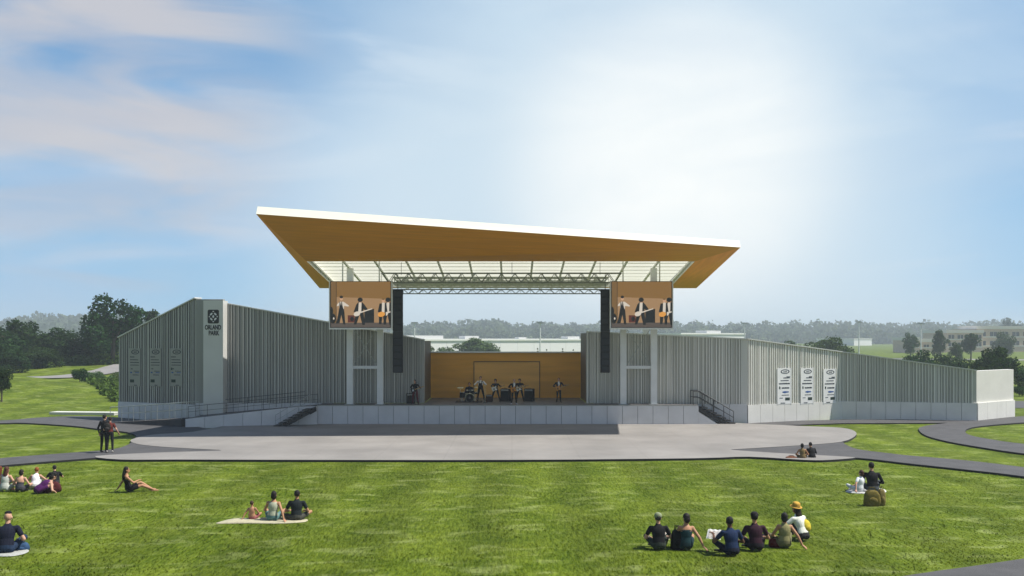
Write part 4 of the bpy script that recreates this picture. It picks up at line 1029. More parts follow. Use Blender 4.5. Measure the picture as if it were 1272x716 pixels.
# pair on the kerb of the plaza
cloth('cream blanket at the plaza kerb under a couple',[(957,570.8),(985,569),(1020,568.9),(1024,571.2),(990,573.2)],(.46,.43,.32))
seat('person with dark hair in an olive dress sitting at the plaza kerb',997,551,571.8,-8,sit_pose(),hair=('bob',(.014,.010,.01)),skin='tan',female=True,top=(.17,.12,.05),bottom=(.13,.09,.04),sleeve='none',topfrac=.85,legs='skirt')
seat('person in black with short dark hair sitting at the plaza kerb',1009.5,549,571.2,10,knees(),hair=('short',(.014,.010,.01)),skin='tan',top=BLK,bottom=BLK,sleeve='long')
bag('small rust red bag at the plaza kerb beside the couple',983,571.5,.55,.16,.25,(.16,.06,.03),5)
# pair on the right
cloth('white blanket under the couple on the right lawn',[(1050,611.5),(1064,608),(1088,607.5),(1101,610.5),(1094,613.6),(1066,613.6)],(.50,.50,.49))
seat('person in a white t-shirt with brown hair leaning against a companion in black',1067.5,584,612.3,24,propL(side=12),hair=('bob',(.055,.022,.015)),female=True,top=(.74,.76,.80),bottom=(.55,.57,.6),sleeve='short',head=(10,0))
seat('person in a black long-sleeved top with short dark hair on the white blanket',1084,574.5,612.3,-6,sit_pose(),hair=('short',(.012,.010,.009)),top=BLK,bottom=(.06,.07,.08),sleeve='long')
bag('wide olive canvas tote bag behind the couple on the right lawn',1083,628.5,.50,.50,.26,(.16,.125,.028),-4)
bag('narrow olive canvas bag standing to the right of a wider one',1094.5,627.8,.24,.52,.24,(.19,.15,.05),8)
# standing couple on the path
p=G(129,562,.088); person('standing person with dark hair in a dark jacket on the left path',(p.x,p.y,.088),R(-8),stand(side=2),hair=('short',(.012,.010,.009)),top=(.012,.011,.012),bottom=(.012,.012,.014),shoes=(.03,.02,.02),sleeve='long',scale=1.02,head=(-10,0))
p=G(136.5,562.3,.088); person('standing person in a dark red top carrying a backpack on the left path',(p.x,p.y,.088),R(14),stand(arms=dict(L=[(-.26,.02,1.13),(-.16,.2,1.0)],R=[(.28,-.02,1.14),(.36,.12,.94)])),hair=('short',(.02,.012,.01)),top=(.11,.02,.014),bottom=(.014,.013,.016),shoes=(.4,.38,.36),sleeve='short',scale=.96,female=True,head=(20,0))
t=thing('backpack','small dark backpack worn by the standing person in dark red','backpack',(p.x-.05,p.y-.17,.088+1.02),R(14))
a=MB(); a.ell((0,0,.18),(.16,.10,.21),14,9); a.build('backpack_body',cm('dark_canvas',(.02,.019,.018)),t,smooth=True)
a=MB(); a.ell((0,-.08,.10),(.11,.05,.09),12,8); a.build('front_pocket',cm('dark_canvas2',(.035,.03,.03)),t,smooth=True)

# ------------------------------------------------------------------ band
def stage_at(px,py): 
    Y=F*(CAMH-SZ)/(py-HY); return Vector((XY(px,Y),Y,SZ))
GB='band members on the stage'
def guitar(label,loc,rz,col,tilt=16,scale=1.0):
    t=thing('electric_guitar',label,'guitar',loc,rz,'guitars of the band'); t.scale=(scale,)*3
    Mx=Matrix.Rotation(R(tilt),3,'Y')   # lift the neck (towards -x)
    def T(x,z,y): v=Mx@H((x,0,z)); return (v.x,y,v.z)
    out=[(.22,.02),(.21,.12),(.13,.17),(.05,.125),(-.03,.13),(-.12,.165),(-.15,.11),(-.105,.05),(-.10,-.05),(-.15,-.09),(-.11,-.155),(-.02,-.13),(.06,-.125),(.14,-.175),(.21,-.12)]
    q=cat([H((x,z,0)) for x,z in out],3)
    a=MB(); a.prism([(v.x,v.y) for v in q],lambda x,z:T(x,z,-.02),lambda x,z:T(x,z,.025)); a.build('guitar_body',cm('guitar_lacquer',col,.25,.1,5,0),t)
    a=MB(); a.prism([(-.08,.028),(-.60,.022),(-.60,-.022),(-.08,-.028)],lambda x,z:T(x,z,.018),lambda x,z:T(x,z,.042)); a.build('guitar_neck',cm('maple',(.45,.28,.12),.4,.1,8,0),t)
    a=MB(); a.prism([(-.60,.03),(-.74,.05),(-.76,-.02),(-.60,-.03)],lambda x,z:T(x,z,.014),lambda x,z:T(x,z,.034)); a.build('headstock',cm('maple',(.45,.28,.12),.4,.1,8,0),t)
    a=MB(); a.prism([(.02,.05),(.10,.04),(.12,-.10),(.02,-.06)],lambda x,z:T(x,z,.026),lambda x,z:T(x,z,.031)); a.build('pickguard',M['black'] if col[0]>.3 else M['board'],t)
    return t
def bandsman(label,px,py,rz,hgt,pose,gcol=None,glabel='',**k):
    p=stage_at(px,py); s=hgt/1.70
    person(label,p,R(180+rz),pose,scale=s,group=GB,voxel=.0125,**k)
    if gcol:
        Mz=Matrix.Rotation(R(180+rz),3,'Z'); g=p+Mz@H((.03*s,.23*s,1.0*s)); guitar(glabel,g,R(180+rz),gcol,18,s)
DK=(.012,.011,.013)
bandsman('guitarist in a black top and dark red trousers at the far left of the stage',516,502.3,-12,1.55,guitar_pose(.16),(.02,.02,.022),'black guitar played at the far left of the stage',hair=('long',(.012,.01,.01)),top=DK,bottom=(.10,.008,.016),sleeve='long')
bandsman('singer in a white shirt and black dungarees with both hands at the mouth',597,500,-4,1.66,stand(legs=dict(L=[(-.2,.03,.5),(-.28,-.02,.08)],R=[(.16,.03,.5),(.2,-.02,.08)]),arms=dict(L=[(-.34,.10,1.22),(-.10,.24,1.42),(.5,.2,.4)],R=[(.36,.06,1.2),(.10,.22,1.40),(-.5,.2,.4)])),hair=('short',(.012,.01,.01)),top=(.74,.70,.62),bottom=DK,sleeve='long',apron=(.45,DK))
bandsman('guitarist bending over a white guitar, dark curly hair, black jacket',616,500,-10,1.52,guitar_pose(.22,lean=12),(.72,.68,.58),'white guitar of the bending guitarist left of centre',hair=('curly',(.016,.01,.008)),top=DK,bottom=DK,sleeve='long',head=(0,25))
bandsman('fair-haired guitarist in a black jacket and white shirt, foremost at the stage centre',638.5,502.5,6,1.62,guitar_pose(.12),(.50,.20,.03),'orange guitar of the fair-haired foremost guitarist',hair=('short',(.30,.14,.05)),top=DK,bottom=DK,sleeve='long',shoes=(.5,.55,.6),apron=(None,(.72,.70,.66)))
bandsman('dark-haired guitarist half hidden behind the fair-haired one',646,499.6,-10,1.52,guitar_pose(.2,lean=10),(.70,.66,.56),'white guitar held behind the fair-haired guitarist',hair=('curly',(.016,.01,.008)),top=DK,bottom=DK,sleeve='long',head=(0,20))
bandsman('bass player in a black jacket and white shirt standing alone at the right',694,500,4,1.58,guitar_pose(.10,lean=0,hunch=4),(.55,.24,.05),'orange bass of the player standing alone at the right',hair=('short',(.16,.07,.03)),top=DK,bottom=DK,sleeve='long',apron=(None,(.72,.70,.66)))
# drummer and kit
pd=stage_at(583,498.7)
person('drummer in a black t-shirt sitting behind the drum kit',pd,R(180),sit_pose(hip=.52,lean=4,hunch=10,arms=dict(L=[(-.28,.10,.72),(-.20,.34,.76)],R=[(.28,.10,.72),(.20,.34,.76)]),legs=dict(L=[(-.22,.36,.5),(-.25,.42,.1),(0,1,0)],R=[(.22,.36,.5),(.25,.42,.1),(0,1,0)])),group=GB,hair=('short',(.012,.01,.01)),top=DK,bottom=DK,voxel=.0125,scale=.95)
a=thing('drum_stool','round black drum stool under the drummer','stool',pd)
m_=MB(); m_.lathe([(.16,.40),(.17,.42),(.17,.455),(.15,.46)],16); m_.build('seat',M['black'],a)
m_=MB(); m_.tube([(0,0,.15),(0,0,.40)],.02,8); m_.build('stem',M['chrome'],a)
for k in range(3):
    m_=MB(); t=2*PI*k/3; m_.tube([(0,0,.2),(.2*math.cos(t),.2*math.sin(t),.012)],.012,6); m_.build('leg',M['chrome'],a)
dk=thing('drum_kit','black drum kit with chrome hardware and two brass cymbals','drum kit',(pd.x,pd.y-.62,SZ))
M_dr=cm('drum_shell',(.012,.012,.013),.7,.1,4,0); M_sk=cm('drum_skin',(.10,.09,.085),.6,.05,4,0)
RX=Matrix.Rotation(R(90),3,'X')
m_=MB(); m_.lathe([(.27,-.18),(.28,-.17),(.28,.17),(.27,.18)],24,(.06,-.05,.285),RX); b=m_.build('bass_drum',M_dr,dk)
for yy in (-.23,.13):
    m_=MB(); m_.tube([(.06+.28*math.cos(2*PI*k/24),yy,.285+.28*math.sin(2*PI*k/24)) for k in range(25)],.012,6); m_.build('hoop',M['chrome'],b)
m_=MB(); m_.lathe([(.08,.186),(.08,.195)],16,(.06,-.05,.285),RX); m_.build('port_ring',M_sk,b)
for x,y,z,r,h in ((-.10,.02,.66,.14,.2),(.22,.02,.66,.14,.2),(-.42,.10,.45,.19,.34),(.42,.22,.56,.17,.13)):
    m_=MB(); m_.lathe([(r,0),(r,h)],18,(x,y,z-h/2)); b=m_.build('drum',M_dr,dk)
    m_=MB(); m_.tube([(x+r*1.01*math.cos(2*PI*k/18),y+r*1.01*math.sin(2*PI*k/18),z+h/2) for k in range(19)],.010,6); m_.build('hoop',M['chrome'],b)
    m_=MB(); 
    for k in range(3): t=2*PI*k/3+.4; m_.tube([(x+r*.9*math.cos(t),y+r*.9*math.sin(t),z-h/2+.05),(x+r*1.05*math.cos(t),y+r*1.05*math.sin(t),.01)],.010,6)
    m_.build('stand',M['chrome'],b)
for x,y,z,r in ((-.55,.05,.92,.22),(.55,.05,.95,.2)):
    m_=MB(); m_.lathe([(.01,.035),(.05,.028),(r,.0),(r,-.004),(.05,.022)],24,(x,y,z),Matrix.Rotation(R(14),3,'X')); b=m_.build('cymbal',M['brass'],dk)
    m_=MB(); m_.tube([(x,y,z+.03),(x,y,.25)],.011,6)
    for k in range(3): t=2*PI*k/3; m_.tube([(x,y,.35),(x+.22*math.cos(t),y+.22*math.sin(t),.012)],.009,6)
    m_.build('stand',M['chrome'],b)
m_=MB(); m_.bb((-.85,-.45,.002),(.85,.95,.018)); tag(m_.build('drum_rug',cm('rug',(.03,.022,.022)),None),'dark rug spread under the drum kit','rug').location=(pd.x,pd.y-.62,SZ)
# amplifiers
def amp(label,px,py,w,h,d,rz,col,grc,tilt=0):
    p=stage_at(px,py); t=thing('guitar_amplifier',label,'amplifier',p,R(rz),'amplifiers on the stage')
    a=MB(); x=w/2
    a.add([(-x,0,0),(x,0,0),(x,d,0),(-x,d,0),(-x,tilt,h),(x,tilt,h),(x,d,h),(-x,d,h)],[(3,2,1,0),(4,5,6,7),(0,1,5,4),(1,2,6,5),(2,3,7,6),(3,0,4,7)]); a.build('cabinet',cm('amp_vinyl',col,.6,.1,10,.1),t)
    a=MB(); a.add([(-x*.88,-.012,.06),(x*.88,-.012,.06),(x*.88,tilt*.78-.012,h*.78),(-x*.88,tilt*.78-.012,h*.78),(-x*.88,.004,.06),(x*.88,.004,.06),(x*.88,tilt*.78+.004,h*.78),(-x*.88,tilt*.78+.004,h*.78)],[(0,1,2,3),(7,6,5,4),(0,4,5,1),(1,5,6,2),(2,6,7,3),(3,7,4,0)]); a.build('grille_cloth',cm('amp_grille',grc,.8,.3,60,.3),t)
    a=MB(); a.bb((-x*.88,tilt*.84-.01,h*.83),(x*.88,tilt*.95+.02,h*.95)); pn=a.build('control_panel',M['rail_light'],t)
    a=MB()
    for k in range(5): a.lathe([(.012,0),(.012,.014)],8,(-x*.7+x*.35*k,tilt*.9-.02,h*.89),RX)
    a.build('knobs',M['black'],pn)
    a=MB(); a.tube([(-.09,d*.5,h),(-.08,d*.5,h+.04),(.08,d*.5,h+.04),(.09,d*.5,h)],.010,6); a.build('handle',M['black'],t)
    return t
amp('black amplifier behind the far left guitarist, half on the ribbed wing',510.5,501.5,.52,.62,.36,12,(.012,.012,.013),(.04,.04,.042))
amp('small brown amplifier between singer and bending guitarist',607.5,499.4,.42,.44,.30,0,(.09,.03,.02),(.06,.025,.02))
amp('tall black speaker cabinet right of the bending guitarist',626.5,498.9,.60,.82,.42,-22,(.008,.008,.009),(.010,.010,.011),.08)
amp('tall black speaker cabinet right of the half hidden guitarist',656,498.9,.60,.82,.42,-22,(.008,.008,.009),(.010,.010,.011),.08)
p=stage_at(602.5,500.5); t=thing('microphone_stand','slim microphone stand right in front of the singer','microphone stand',p)
a=MB(); a.lathe([(.14,0),(.14,.015),(.02,.03)],16); a.build('base',M['darkmetal'],t)
a=MB(); a.tube([(0,0,.02),(0,0,1.15),(-.12,0,1.32)],.011,8); a.build('pole',M['chrome'],t)
a=MB(); a.tube([(-.10,0,1.31),(-.20,.05,1.38)],[.014,.024],8); a.build('microphone',M['black'],t)

# finish the bodies: one evaluation for all, then cloth by nearest part
bpy.context.view_layer.update(); dg=bpy.context.evaluated_depsgraph_get()
done=[(bpy.data.meshes.new_from_object(ob.evaluated_get(dg)),ob,f,names,cols,ap) for ob,f,names,cols,ap,_ in PENDING]
for me,ob,f,names,cols,ap in done:
    ob.modifiers.clear(); ob.data=me; me.materials.clear()
    for c in cols: me.materials.append(c)
    n=len(me.polygons); ctr=np.empty(n*3); me.polygons.foreach_get('center',ctr); ctr=ctr.reshape(-1,3)
    idx=f.tags(ctr); tagi=np.array([names.index(p[5]) for p in f.pr]); mi=tagi[idx]
    kinds=np.array([p[0]=='t' for p in f.pr])
    if ap:      # dungaree bib (below a height) or an open jacket over a white shirt
        q,colr=ap; me.materials.append(cm('front_cloth',colr)); ki=len(me.materials)-1
        zz=ctr[:,2]; istor=(mi==1)&kinds[idx]
        if q is not None: m2=istor&((zz<.93+.42*q)|((ctr[:,1]>0)&(np.abs(ctr[:,0])<.10)&(zz<1.27))|((np.abs(np.abs(ctr[:,0])-.085)<.022)))
        else: m2=istor&(ctr[:,1]>.03)&(np.abs(ctr[:,0])<.062)
        mi=np.where(m2,ki,mi)
    me.polygons.foreach_set('material_index',mi.astype(np.int32)); me.polygons.foreach_set('use_smooth',np.ones(n,bool)); me.update()

# ------------------------------------------------------------------ vegetation
def leaves(lobes, n, size, rng, shell=.55, flat=.25):
    """leaf-clump quads through the volume of lobes (c, r)"""
    lob=np.array([(*c,*r) for c,r in lobes]); vol=(lob[:,3]*lob[:,4]*lob[:,5])**(2/3); pr=vol/vol.sum()
    k=rng.choice(len(lob),n,p=pr); d=rng.normal(size=(n,3)); d/=np.linalg.norm(d,axis=1)[:,None]
    rr_=(shell+(1-shell)*rng.random(n))**.7*(1+.10*rng.normal(size=n)); p=lob[k,:3]+d*lob[k,3:]*rr_[:,None]
    nrm=d+.9*rng.normal(size=(n,3)); nrm/=np.linalg.norm(nrm,axis=1)[:,None]
    a=np.cross(nrm,rng.normal(size=(n,3))); a/=np.linalg.norm(a,axis=1)[:,None]; b=np.cross(nrm,a)
    s=size*(.5+rng.random(n))[:,None]; 
    return np.stack([p-a*s*.5,p+b*s*.42,p+a*s*.5,p-b*s*.42],1).reshape(-1,3)
def trunk_mb(h,r,lobes,rng):
    a=MB(); a.tube([(0,0,-.3),(0,0,h*.15),(r*.4,0,h*.45),(0,r*.3,h*.8)],[r*1.3,r,r*.75,r*.3],8)
    for c,rr2 in lobes[:7]:
        z0=h*rng.uniform(.25,.55); c=Vector(c); a.tube([(0,0,z0),tuple((Vector((0,0,z0))+c)/2+Vector((0,0,.2))),tuple(c)],[r*.5,r*.3,r*.08],6)
    return a
TEMPL={}
def template(kind,seed):
    rng=np.random.default_rng(seed); lobes=[]
    if kind=='broad':       # 1 m tall unit: crown from .18 to 1
        for i in range(22):
            t=rng.random(); z=.22+.70*t; rad=.34*math.sin(PI*min(1,(.18+.80*t)))**.6; an=rng.random()*2*PI; q=rad*math.sqrt(rng.random())*.95
            s=rng.uniform(.09,.16)*(1.1-.35*t); lobes.append(((q*math.cos(an),q*math.sin(an),z),(s,s,s*.85)))
        lobes.append(((0,0,.6),(.22,.22,.26))); V=leaves(lobes,5600,.034,rng)
    elif kind=='round':
        for i in range(20):
            an=rng.random()*2*PI; t=rng.random(); q=.40*math.sqrt(rng.random()); z=.14+.72*t*(1-.55*(q/.42)**2); s=rng.uniform(.11,.18); lobes.append(((q*math.cos(an),q*math.sin(an),z),(s,s,s*.9)))
        lobes.append(((0,0,.45),(.36,.36,.36))); V=leaves(lobes,7000,.040,rng)
    elif kind=='conifer':
        for i in range(11):
            z=.10+.84*i/10; rad=.30*(1-i/10.6)
            for k in range(7):
                an=2*PI*(k+rng.random()*.7)/7; q=rad*rng.uniform(.5,.8); s=.04+rad*.30; lobes.append(((q*math.cos(an),q*math.sin(an),z-.03),(s*1.2,s*1.2,s*.55)))
        V=leaves(lobes,6500,.030,rng,.3)
    else:                    # shrub
        for i in range(14):
            an=rng.random()*2*PI; q=.45*math.sqrt(rng.random()); s=rng.uniform(.18,.28); lobes.append(((q*math.cos(an),q*math.sin(an),.25+.45*rng.random()),(s,s,s)))
        V=leaves(lobes,2600,.075,rng)
    return V,lobes,rng
for kind in ('broad','round','conifer','shrub'):
    for sd in (1,2,3):
        V,lobes,rng=template(kind,sd*17+len(kind)); tm=trunk_mb(.75 if kind!='shrub' else .4,.028 if kind!='conifer' else .018,lobes,rng)
        for leaf in ('leaf_dark','leaf_mid','leaf_pale'): TEMPL[(kind,sd,leaf)]=[V,None,tm]
def tree(name,label,catg,x,y,z,h,kind,sd,leaf,wide=1.0,group=None,rz=0):
    T_=TEMPL[(kind,sd,leaf)]
    if T_[1] is None:
        T_[1]=raw_mesh('crown',T_[0],4,M[leaf])
        tmp=T_[2].build('trunk',M['bark']); T_.append(tmp.data); bpy.data.objects.remove(tmp)
    t=thing(name,label,catg,(x,y,z),rz,group); t.scale=(h*wide,h*wide,h)
    for nm,me in (('crown',T_[1]),('trunk',T_[3])):
        o=bpy.data.objects.new(nm,me); COL.objects.link(o); o.parent=t
    return t
def ptree(name,label,catg,px,ptop,Y,kind,sd,leaf,wpx,group=None,zb=None,rz=0):
    x=XY(px,Y); z=terrain_h(x,Y) if zb is None else zb; h=Zat(ptop,Y)-z
    base={'broad':.80,'round':.98,'conifer':.62,'shrub':1.2}[kind]
    tree(name,label,catg,x,Y,z-.05,h,kind,sd,leaf,(wpx*Y/F)/(h*base),group,rz)
GT='dark trees massed beyond the grassy mound'
ptree('leafy_tree','tallest broad tree standing just left of the left wing','tree',140,363,122,'broad',1,'leaf_dark',84)
ptree('leafy_tree','tree top peeping over the roof slope of the left wing','tree',190,384,138,'broad',2,'leaf_dark',48,rz=1)
ptree('leafy_tree','wide dark tree at the very left edge beyond the mound','tree',-14,391,116,'round',1,'leaf_dark',92,GT)
ptree('leafy_tree','rounded dark tree second from the left edge beyond the mound','tree',27,391,122,'round',2,'leaf_dark',74,GT,rz=2)
ptree('leafy_tree','low dark tree in the dip of the tree line beyond the mound','tree',62,403,126,'round',3,'leaf_dark',62,GT,rz=3)
ptree('leafy_tree','full dark tree left of the tallest one, near the pale road','tree',92,401,125,'round',1,'leaf_dark',68,GT,rz=4)
ptree('leafy_tree','dark tree filling the gap beside the outer end of the left wing','tree',124,410,130,'round',2,'leaf_dark',60,GT,rz=5)
ptree('leafy_tree','lower dark tree behind the left wing end','tree',162,402,132,'round',3,'leaf_dark',50,GT,rz=1.4)
ptree('leafy_tree','mid green tree in front of the wide dark tree at the left edge','tree',8,424,108,'round',3,'leaf_dark',56,GT,rz=.7)
ptree('leafy_tree','mid green low tree in front of the dark mass, above the pale road','tree',48,426,114,'round',1,'leaf_dark',52,GT,rz=2.7)
ptree('young_tree','small dark young tree on a thin trunk at the foot of the mound','tree',2,455,70,'broad',3,'leaf_dark',30)
ptree('shrub','rounded dark bush on the right shoulder of the mound','bush',99,456,88,'shrub',1,'leaf_dark',20)
GS='shrubs between the pale road and the left wing'
for i,(px,pt,Y,w,lb) in enumerate([(118,460,97,16,'pale shrub next to the rounded dark bush'),(131,464,94,18,'middle pale shrub between the dark bush and the left wing'),(143,461,96,16,'pale shrub touching the outer end of the left wing'),(112,468,92,18,'small low pale shrub in front of the others by the dark bush')]):
    ptree('shrub',lb,'bush',px,pt,Y,'shrub',1+i%3,'leaf_pale',w*1.35,GS,rz=i)
def undergrowth():
    rng=np.random.default_rng(9); lobes=[]
    for i in range(230):
        px=104+46*rng.random()**.7; Y=rng.uniform(72,95)
        if px<150-(Y-66)*1.9: continue
        x=XY(px,Y); r=rng.uniform(.22,.50); lobes.append(((x,Y,terrain_h(x,Y)+r*.35),(r*1.2,r,r*.9)))
    for i in range(200):
        px=rng.uniform(-30,150); Y=rng.uniform(112,121); x=XY(px,Y)
        if px>58: Y+=8; x=XY(px,Y)
        r=rng.uniform(.5,1.1); lobes.append(((x,Y,terrain_h(x,Y)+r*.4),(r*1.3,r,r)))
    return leaves(lobes,26000,.30,rng,.4)
me=raw_mesh('undergrowth',undergrowth(),4,M['reed']); o=bpy.data.objects.new('undergrowth',me); COL.objects.link(o); tag(o,'rough tall weeds and low brush beyond the mound','undergrowth',kind='stuff')
# centre, behind the stage
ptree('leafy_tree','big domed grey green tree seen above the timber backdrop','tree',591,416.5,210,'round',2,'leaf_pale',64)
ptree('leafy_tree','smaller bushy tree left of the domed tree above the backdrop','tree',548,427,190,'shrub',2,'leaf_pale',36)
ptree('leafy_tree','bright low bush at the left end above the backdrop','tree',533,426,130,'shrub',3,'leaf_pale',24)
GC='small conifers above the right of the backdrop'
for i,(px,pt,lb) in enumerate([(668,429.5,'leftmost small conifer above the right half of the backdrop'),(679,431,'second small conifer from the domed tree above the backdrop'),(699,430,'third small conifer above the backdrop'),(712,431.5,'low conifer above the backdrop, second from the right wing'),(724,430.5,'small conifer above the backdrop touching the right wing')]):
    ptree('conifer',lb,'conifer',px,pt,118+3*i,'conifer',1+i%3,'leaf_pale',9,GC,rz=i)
# right, behind the right wing
GR='trees beyond the right wing'
for a_ in [('broad grey green tree rising behind the pale bend of the right wing',1030,411,165,'round',1,'leaf_mid',62),
           ('hazy tree left of the broad one behind the right wing',985,421,190,'round',3,'leaf_mid',50),
           ('low tree right of the broad one, behind the fold of the right wing',1068,437,150,'round',2,'leaf_mid',46),
           ('wide dark spreading tree behind the descending roofline of the right wing',1140,431,112,'round',3,'leaf_dark',56),
           ('dark spreading tree right of a similar wide one behind the right wing',1178,434,116,'round',1,'leaf_dark',50),
           ('big dark tree directly behind the white end wall',1236,425,92,'round',2,'leaf_dark',62),
           ('dark tree cut by the right edge behind the white end wall',1282,446,96,'round',1,'leaf_mid',50)]:
    lb,px,pt,Y,kd,sd,lf,w=a_; ptree('leafy_tree',lb,'tree',px,pt,Y,kd,sd,lf,w,GR,rz=px)
for a_ in [('slim young tree left of the far brick building',1131,412,230,'broad',1,'leaf_mid',22),
           ('tall slim tree in front of the left wing of the brick building',1168,409,215,'broad',2,'leaf_mid',26),
           ('slim tree in front of the dark windows of the brick building',1206,413,210,'broad',3,'leaf_mid',26),
           ('rounded tree against the taller block of the brick building',1247,406,260,'round',1,'leaf_mid',26),
           ('small tree on the far lawn between two slim ones',1188,424,180,'broad',1,'leaf_mid',20)]:
    lb,px,pt,Y,kd,sd,lf,w=a_; ptree('leafy_tree',lb,'tree',px,pt,Y,kd,sd,lf,w,'slim trees on the far right lawn',rz=px)
ptree('leafy_tree','large tree rising behind the roof of the brick building','tree',1254,392,520,'round',3,'leaf_dark',34)
GB2='bushes beyond the white end wall'
for i,(px,pt,Y,w,lb) in enumerate([(1266,478,82,16,'low bush right of the white end wall'),(1276,470,86,22,'bush at the right edge of the picture beyond the white wall'),(1218,452,84,20,'bush whose top shows above the white end wall'),(1148,452,96,30,'low bush above the lowest part of the ribbed right wing')]):
    ptree('shrub',lb,'bush',px,pt,Y,'shrub',1+i%3,'leaf_mid',w,GB2,rz=i)

# far woods: one mass
def far_woods():
    rng=np.random.default_rng(5); lobes=[]
    px_=[-200,0,25,60,110,200,400,500,560,600,640,700,760,820,880,930,1000,1060,1110,1160,1200,1300,1480]
    tp_=[396,398,394,392,394,398,404,402,401,399,403,402,405,403,401,404,402,401,405,402,405,402,400]
    for i in range(900):
        px=rng.uniform(-220,1480); Y=rng.uniform(760,1050); top=np.interp(px,px_,tp_)+rng.normal()*1.8+rng.choice([0,0,0,-2.5])
        h=Zat(top,Y)+(0 if Y>880 else -5); x=XY(px,Y); r=rng.uniform(8,14)
        h=max(h,10)
        lobes.append(((x,Y,h-r*.85),(r,r,r*.85))); lobes.append(((x+rng.normal()*7,Y-3,h*.35),(r*1.05,r,h*.4)))
    return leaves(lobes,150000,3.8,rng,.6)
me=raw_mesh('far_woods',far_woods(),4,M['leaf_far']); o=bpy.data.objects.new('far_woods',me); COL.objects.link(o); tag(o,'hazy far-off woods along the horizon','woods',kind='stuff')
# far hills
a=MB(); n=90; vs=[]
for i in range(n+1):
    x=-2200+4400*i/n; z=14+9*math.sin(i*.31)+6*math.sin(i*.83+1)+3*math.sin(i*2.1); vs+= [(x,1500,-2),(x,1560,z*.8),(x,1700,z),(x,1950,-2)]
a.add(vs,[(4*i+k,4*i+4+k,4*i+5+k,4*i+1+k) for i in range(n) for k in range(3)]); o=a.build('far_hills',mat('far_hill_woods',(.05,.08,.04),.95,0,.3,.02),smooth=True); o['kind']='structure'

# ------------------------------------------------------------------ far buildings
def warehouse(label,px0,px1,ptop,Y,depth,z0=0,name='warehouse',units=()):
    x0,x1=XY(px0,Y),XY(px1,Y); h=Zat(ptop,Y)
    t=thing(name,label,'building',((x0+x1)/2,Y,z0),R(36)); w=(x1-x0)*1.2
    a=MB(); k=max(2,int(w/6))
    for i in range(k): a.bb((-w/2+w*i/k+.03,0,0),(-w/2+w*(i+1)/k-.03,.3,h-.5))
    a.bb((-w/2,.3,0),(w/2,depth,h-.5)); a.build('wall',M['board'],t)
    a=MB(); a.bb((-w/2-.3,-.3,h-.5),(w/2+.3,depth+.3,h)); rf=a.build('roof',M['white'],t)
    for (u,uw,uh) in units:
        a=MB(); a.bb((u*w-uw/2,6,h),(u*w+uw/2,6+uw*.7,h+uh)); a.build('roof_unit',M['cap'],rf)
    return t
warehouse('long low white building on the plain behind the stage opening',470,795,421.2,270,40,units=((-.28,14,1.0),(-.1,5,.9),(.32,5,.8),(.1,3,.5)))
warehouse('pale low building behind the right wing next to the right screen',838,935,414,330,40,units=((.2,8,1.0),))
warehouse('small white low building on the far plain right of the broad tree',1056,1088,420.8,620,30)
def brick(label,blocks,Y,depth):
    x0=XY(blocks[0][0],Y); x1=XY(blocks[-1][1],Y); t=thing('brick_building',label,'building',((x0+x1)/2,Y,0),R(6)); ox=(x0+x1)/2
    for i,(pa,pb,ptop,win) in enumerate(blocks):
        xa,xb=XY(pa,Y)-ox+.02,XY(pb,Y)-ox-.02; h=Zat(ptop,Y); yo=(i%2)*4
        a=MB(); a.bb((xa,yo,0),(xb,yo+depth,h-1.2)); a.build('wall',M['brick'],t)
        a=MB(); a.bb((xa-.2,yo-.25,h-1.2),(xb+.2,yo+depth,h)); a.build('roof_band',M['band'],t)
        zr=[h*.22+.3,h*.60] if h>8 else [h*.4]
        for z in zr:
            a=MB(); a.bb((xa+.3,yo-.10,z-.45),(xb-.3,yo-.005,z-.02)); a.build('sill_band',M['band'],t)
            for j in range(win):
                wx=xa+(xb-xa)*(j+.5)/win; ww=(xb-xa)/win*.62
                a=MB(); a.bb((wx-ww/2,yo-.06,z),(wx+ww/2,yo+.2,z+h*.17)); f_=a.build('window',M['glass'],t)
                a=MB(); a.bb((wx-.06,yo-.10,z),(wx+.06,yo-.065,z+h*.17)); a.build('mullion',M['band'],f_)
    return t
brick('large tan brick building with pale bands on the far right hill',[(1172,1220,410,4),(1220,1310,405,6)],340,16)
brick('low tan building left of the large brick building',[(1126,1142,419,2),(1142,1186,421,4)],320,10)
# light poles
GP='tall light poles on the plain'
for lb,px,pt,Y in [('faint light pole left of the long white building',515,401.5,240),('light pole above the right part of the long white building',671,401.5,240),('light pole behind the broad tree at right',925,402,260),('light pole over the small white building at right',1067,400.5,260),('tall light pole left of the brick building',1144,402.5,240)]:
    x=XY(px,Y); h=Zat(pt,Y); t=thing('light_pole',lb,'light pole',(x,Y,0),0,GP)
    a=MB(); a.tube([(0,0,0),(0,0,h)],[.22,.13],8); a.build('pole',M['steel_white'],t)
    a=MB(); a.bb((-.9,-.25,h-.1),(.9,.25,h+.25)); a.build('lamp_head',M['rail_light'],t)
# post by the outer end of the left wing
a=MB(); pz=G(144,519); a.bb((pz.x-.22,pz.y+2.4,0),(pz.x+.16,pz.y+2.75,.75)); a.bb((pz.x-.28,pz.y+2.35,.75),(pz.x+.22,pz.y+2.8,.83))
tag(a.build('concrete_post',M['strip']),'short pale post at the outer end of the left wing','post')

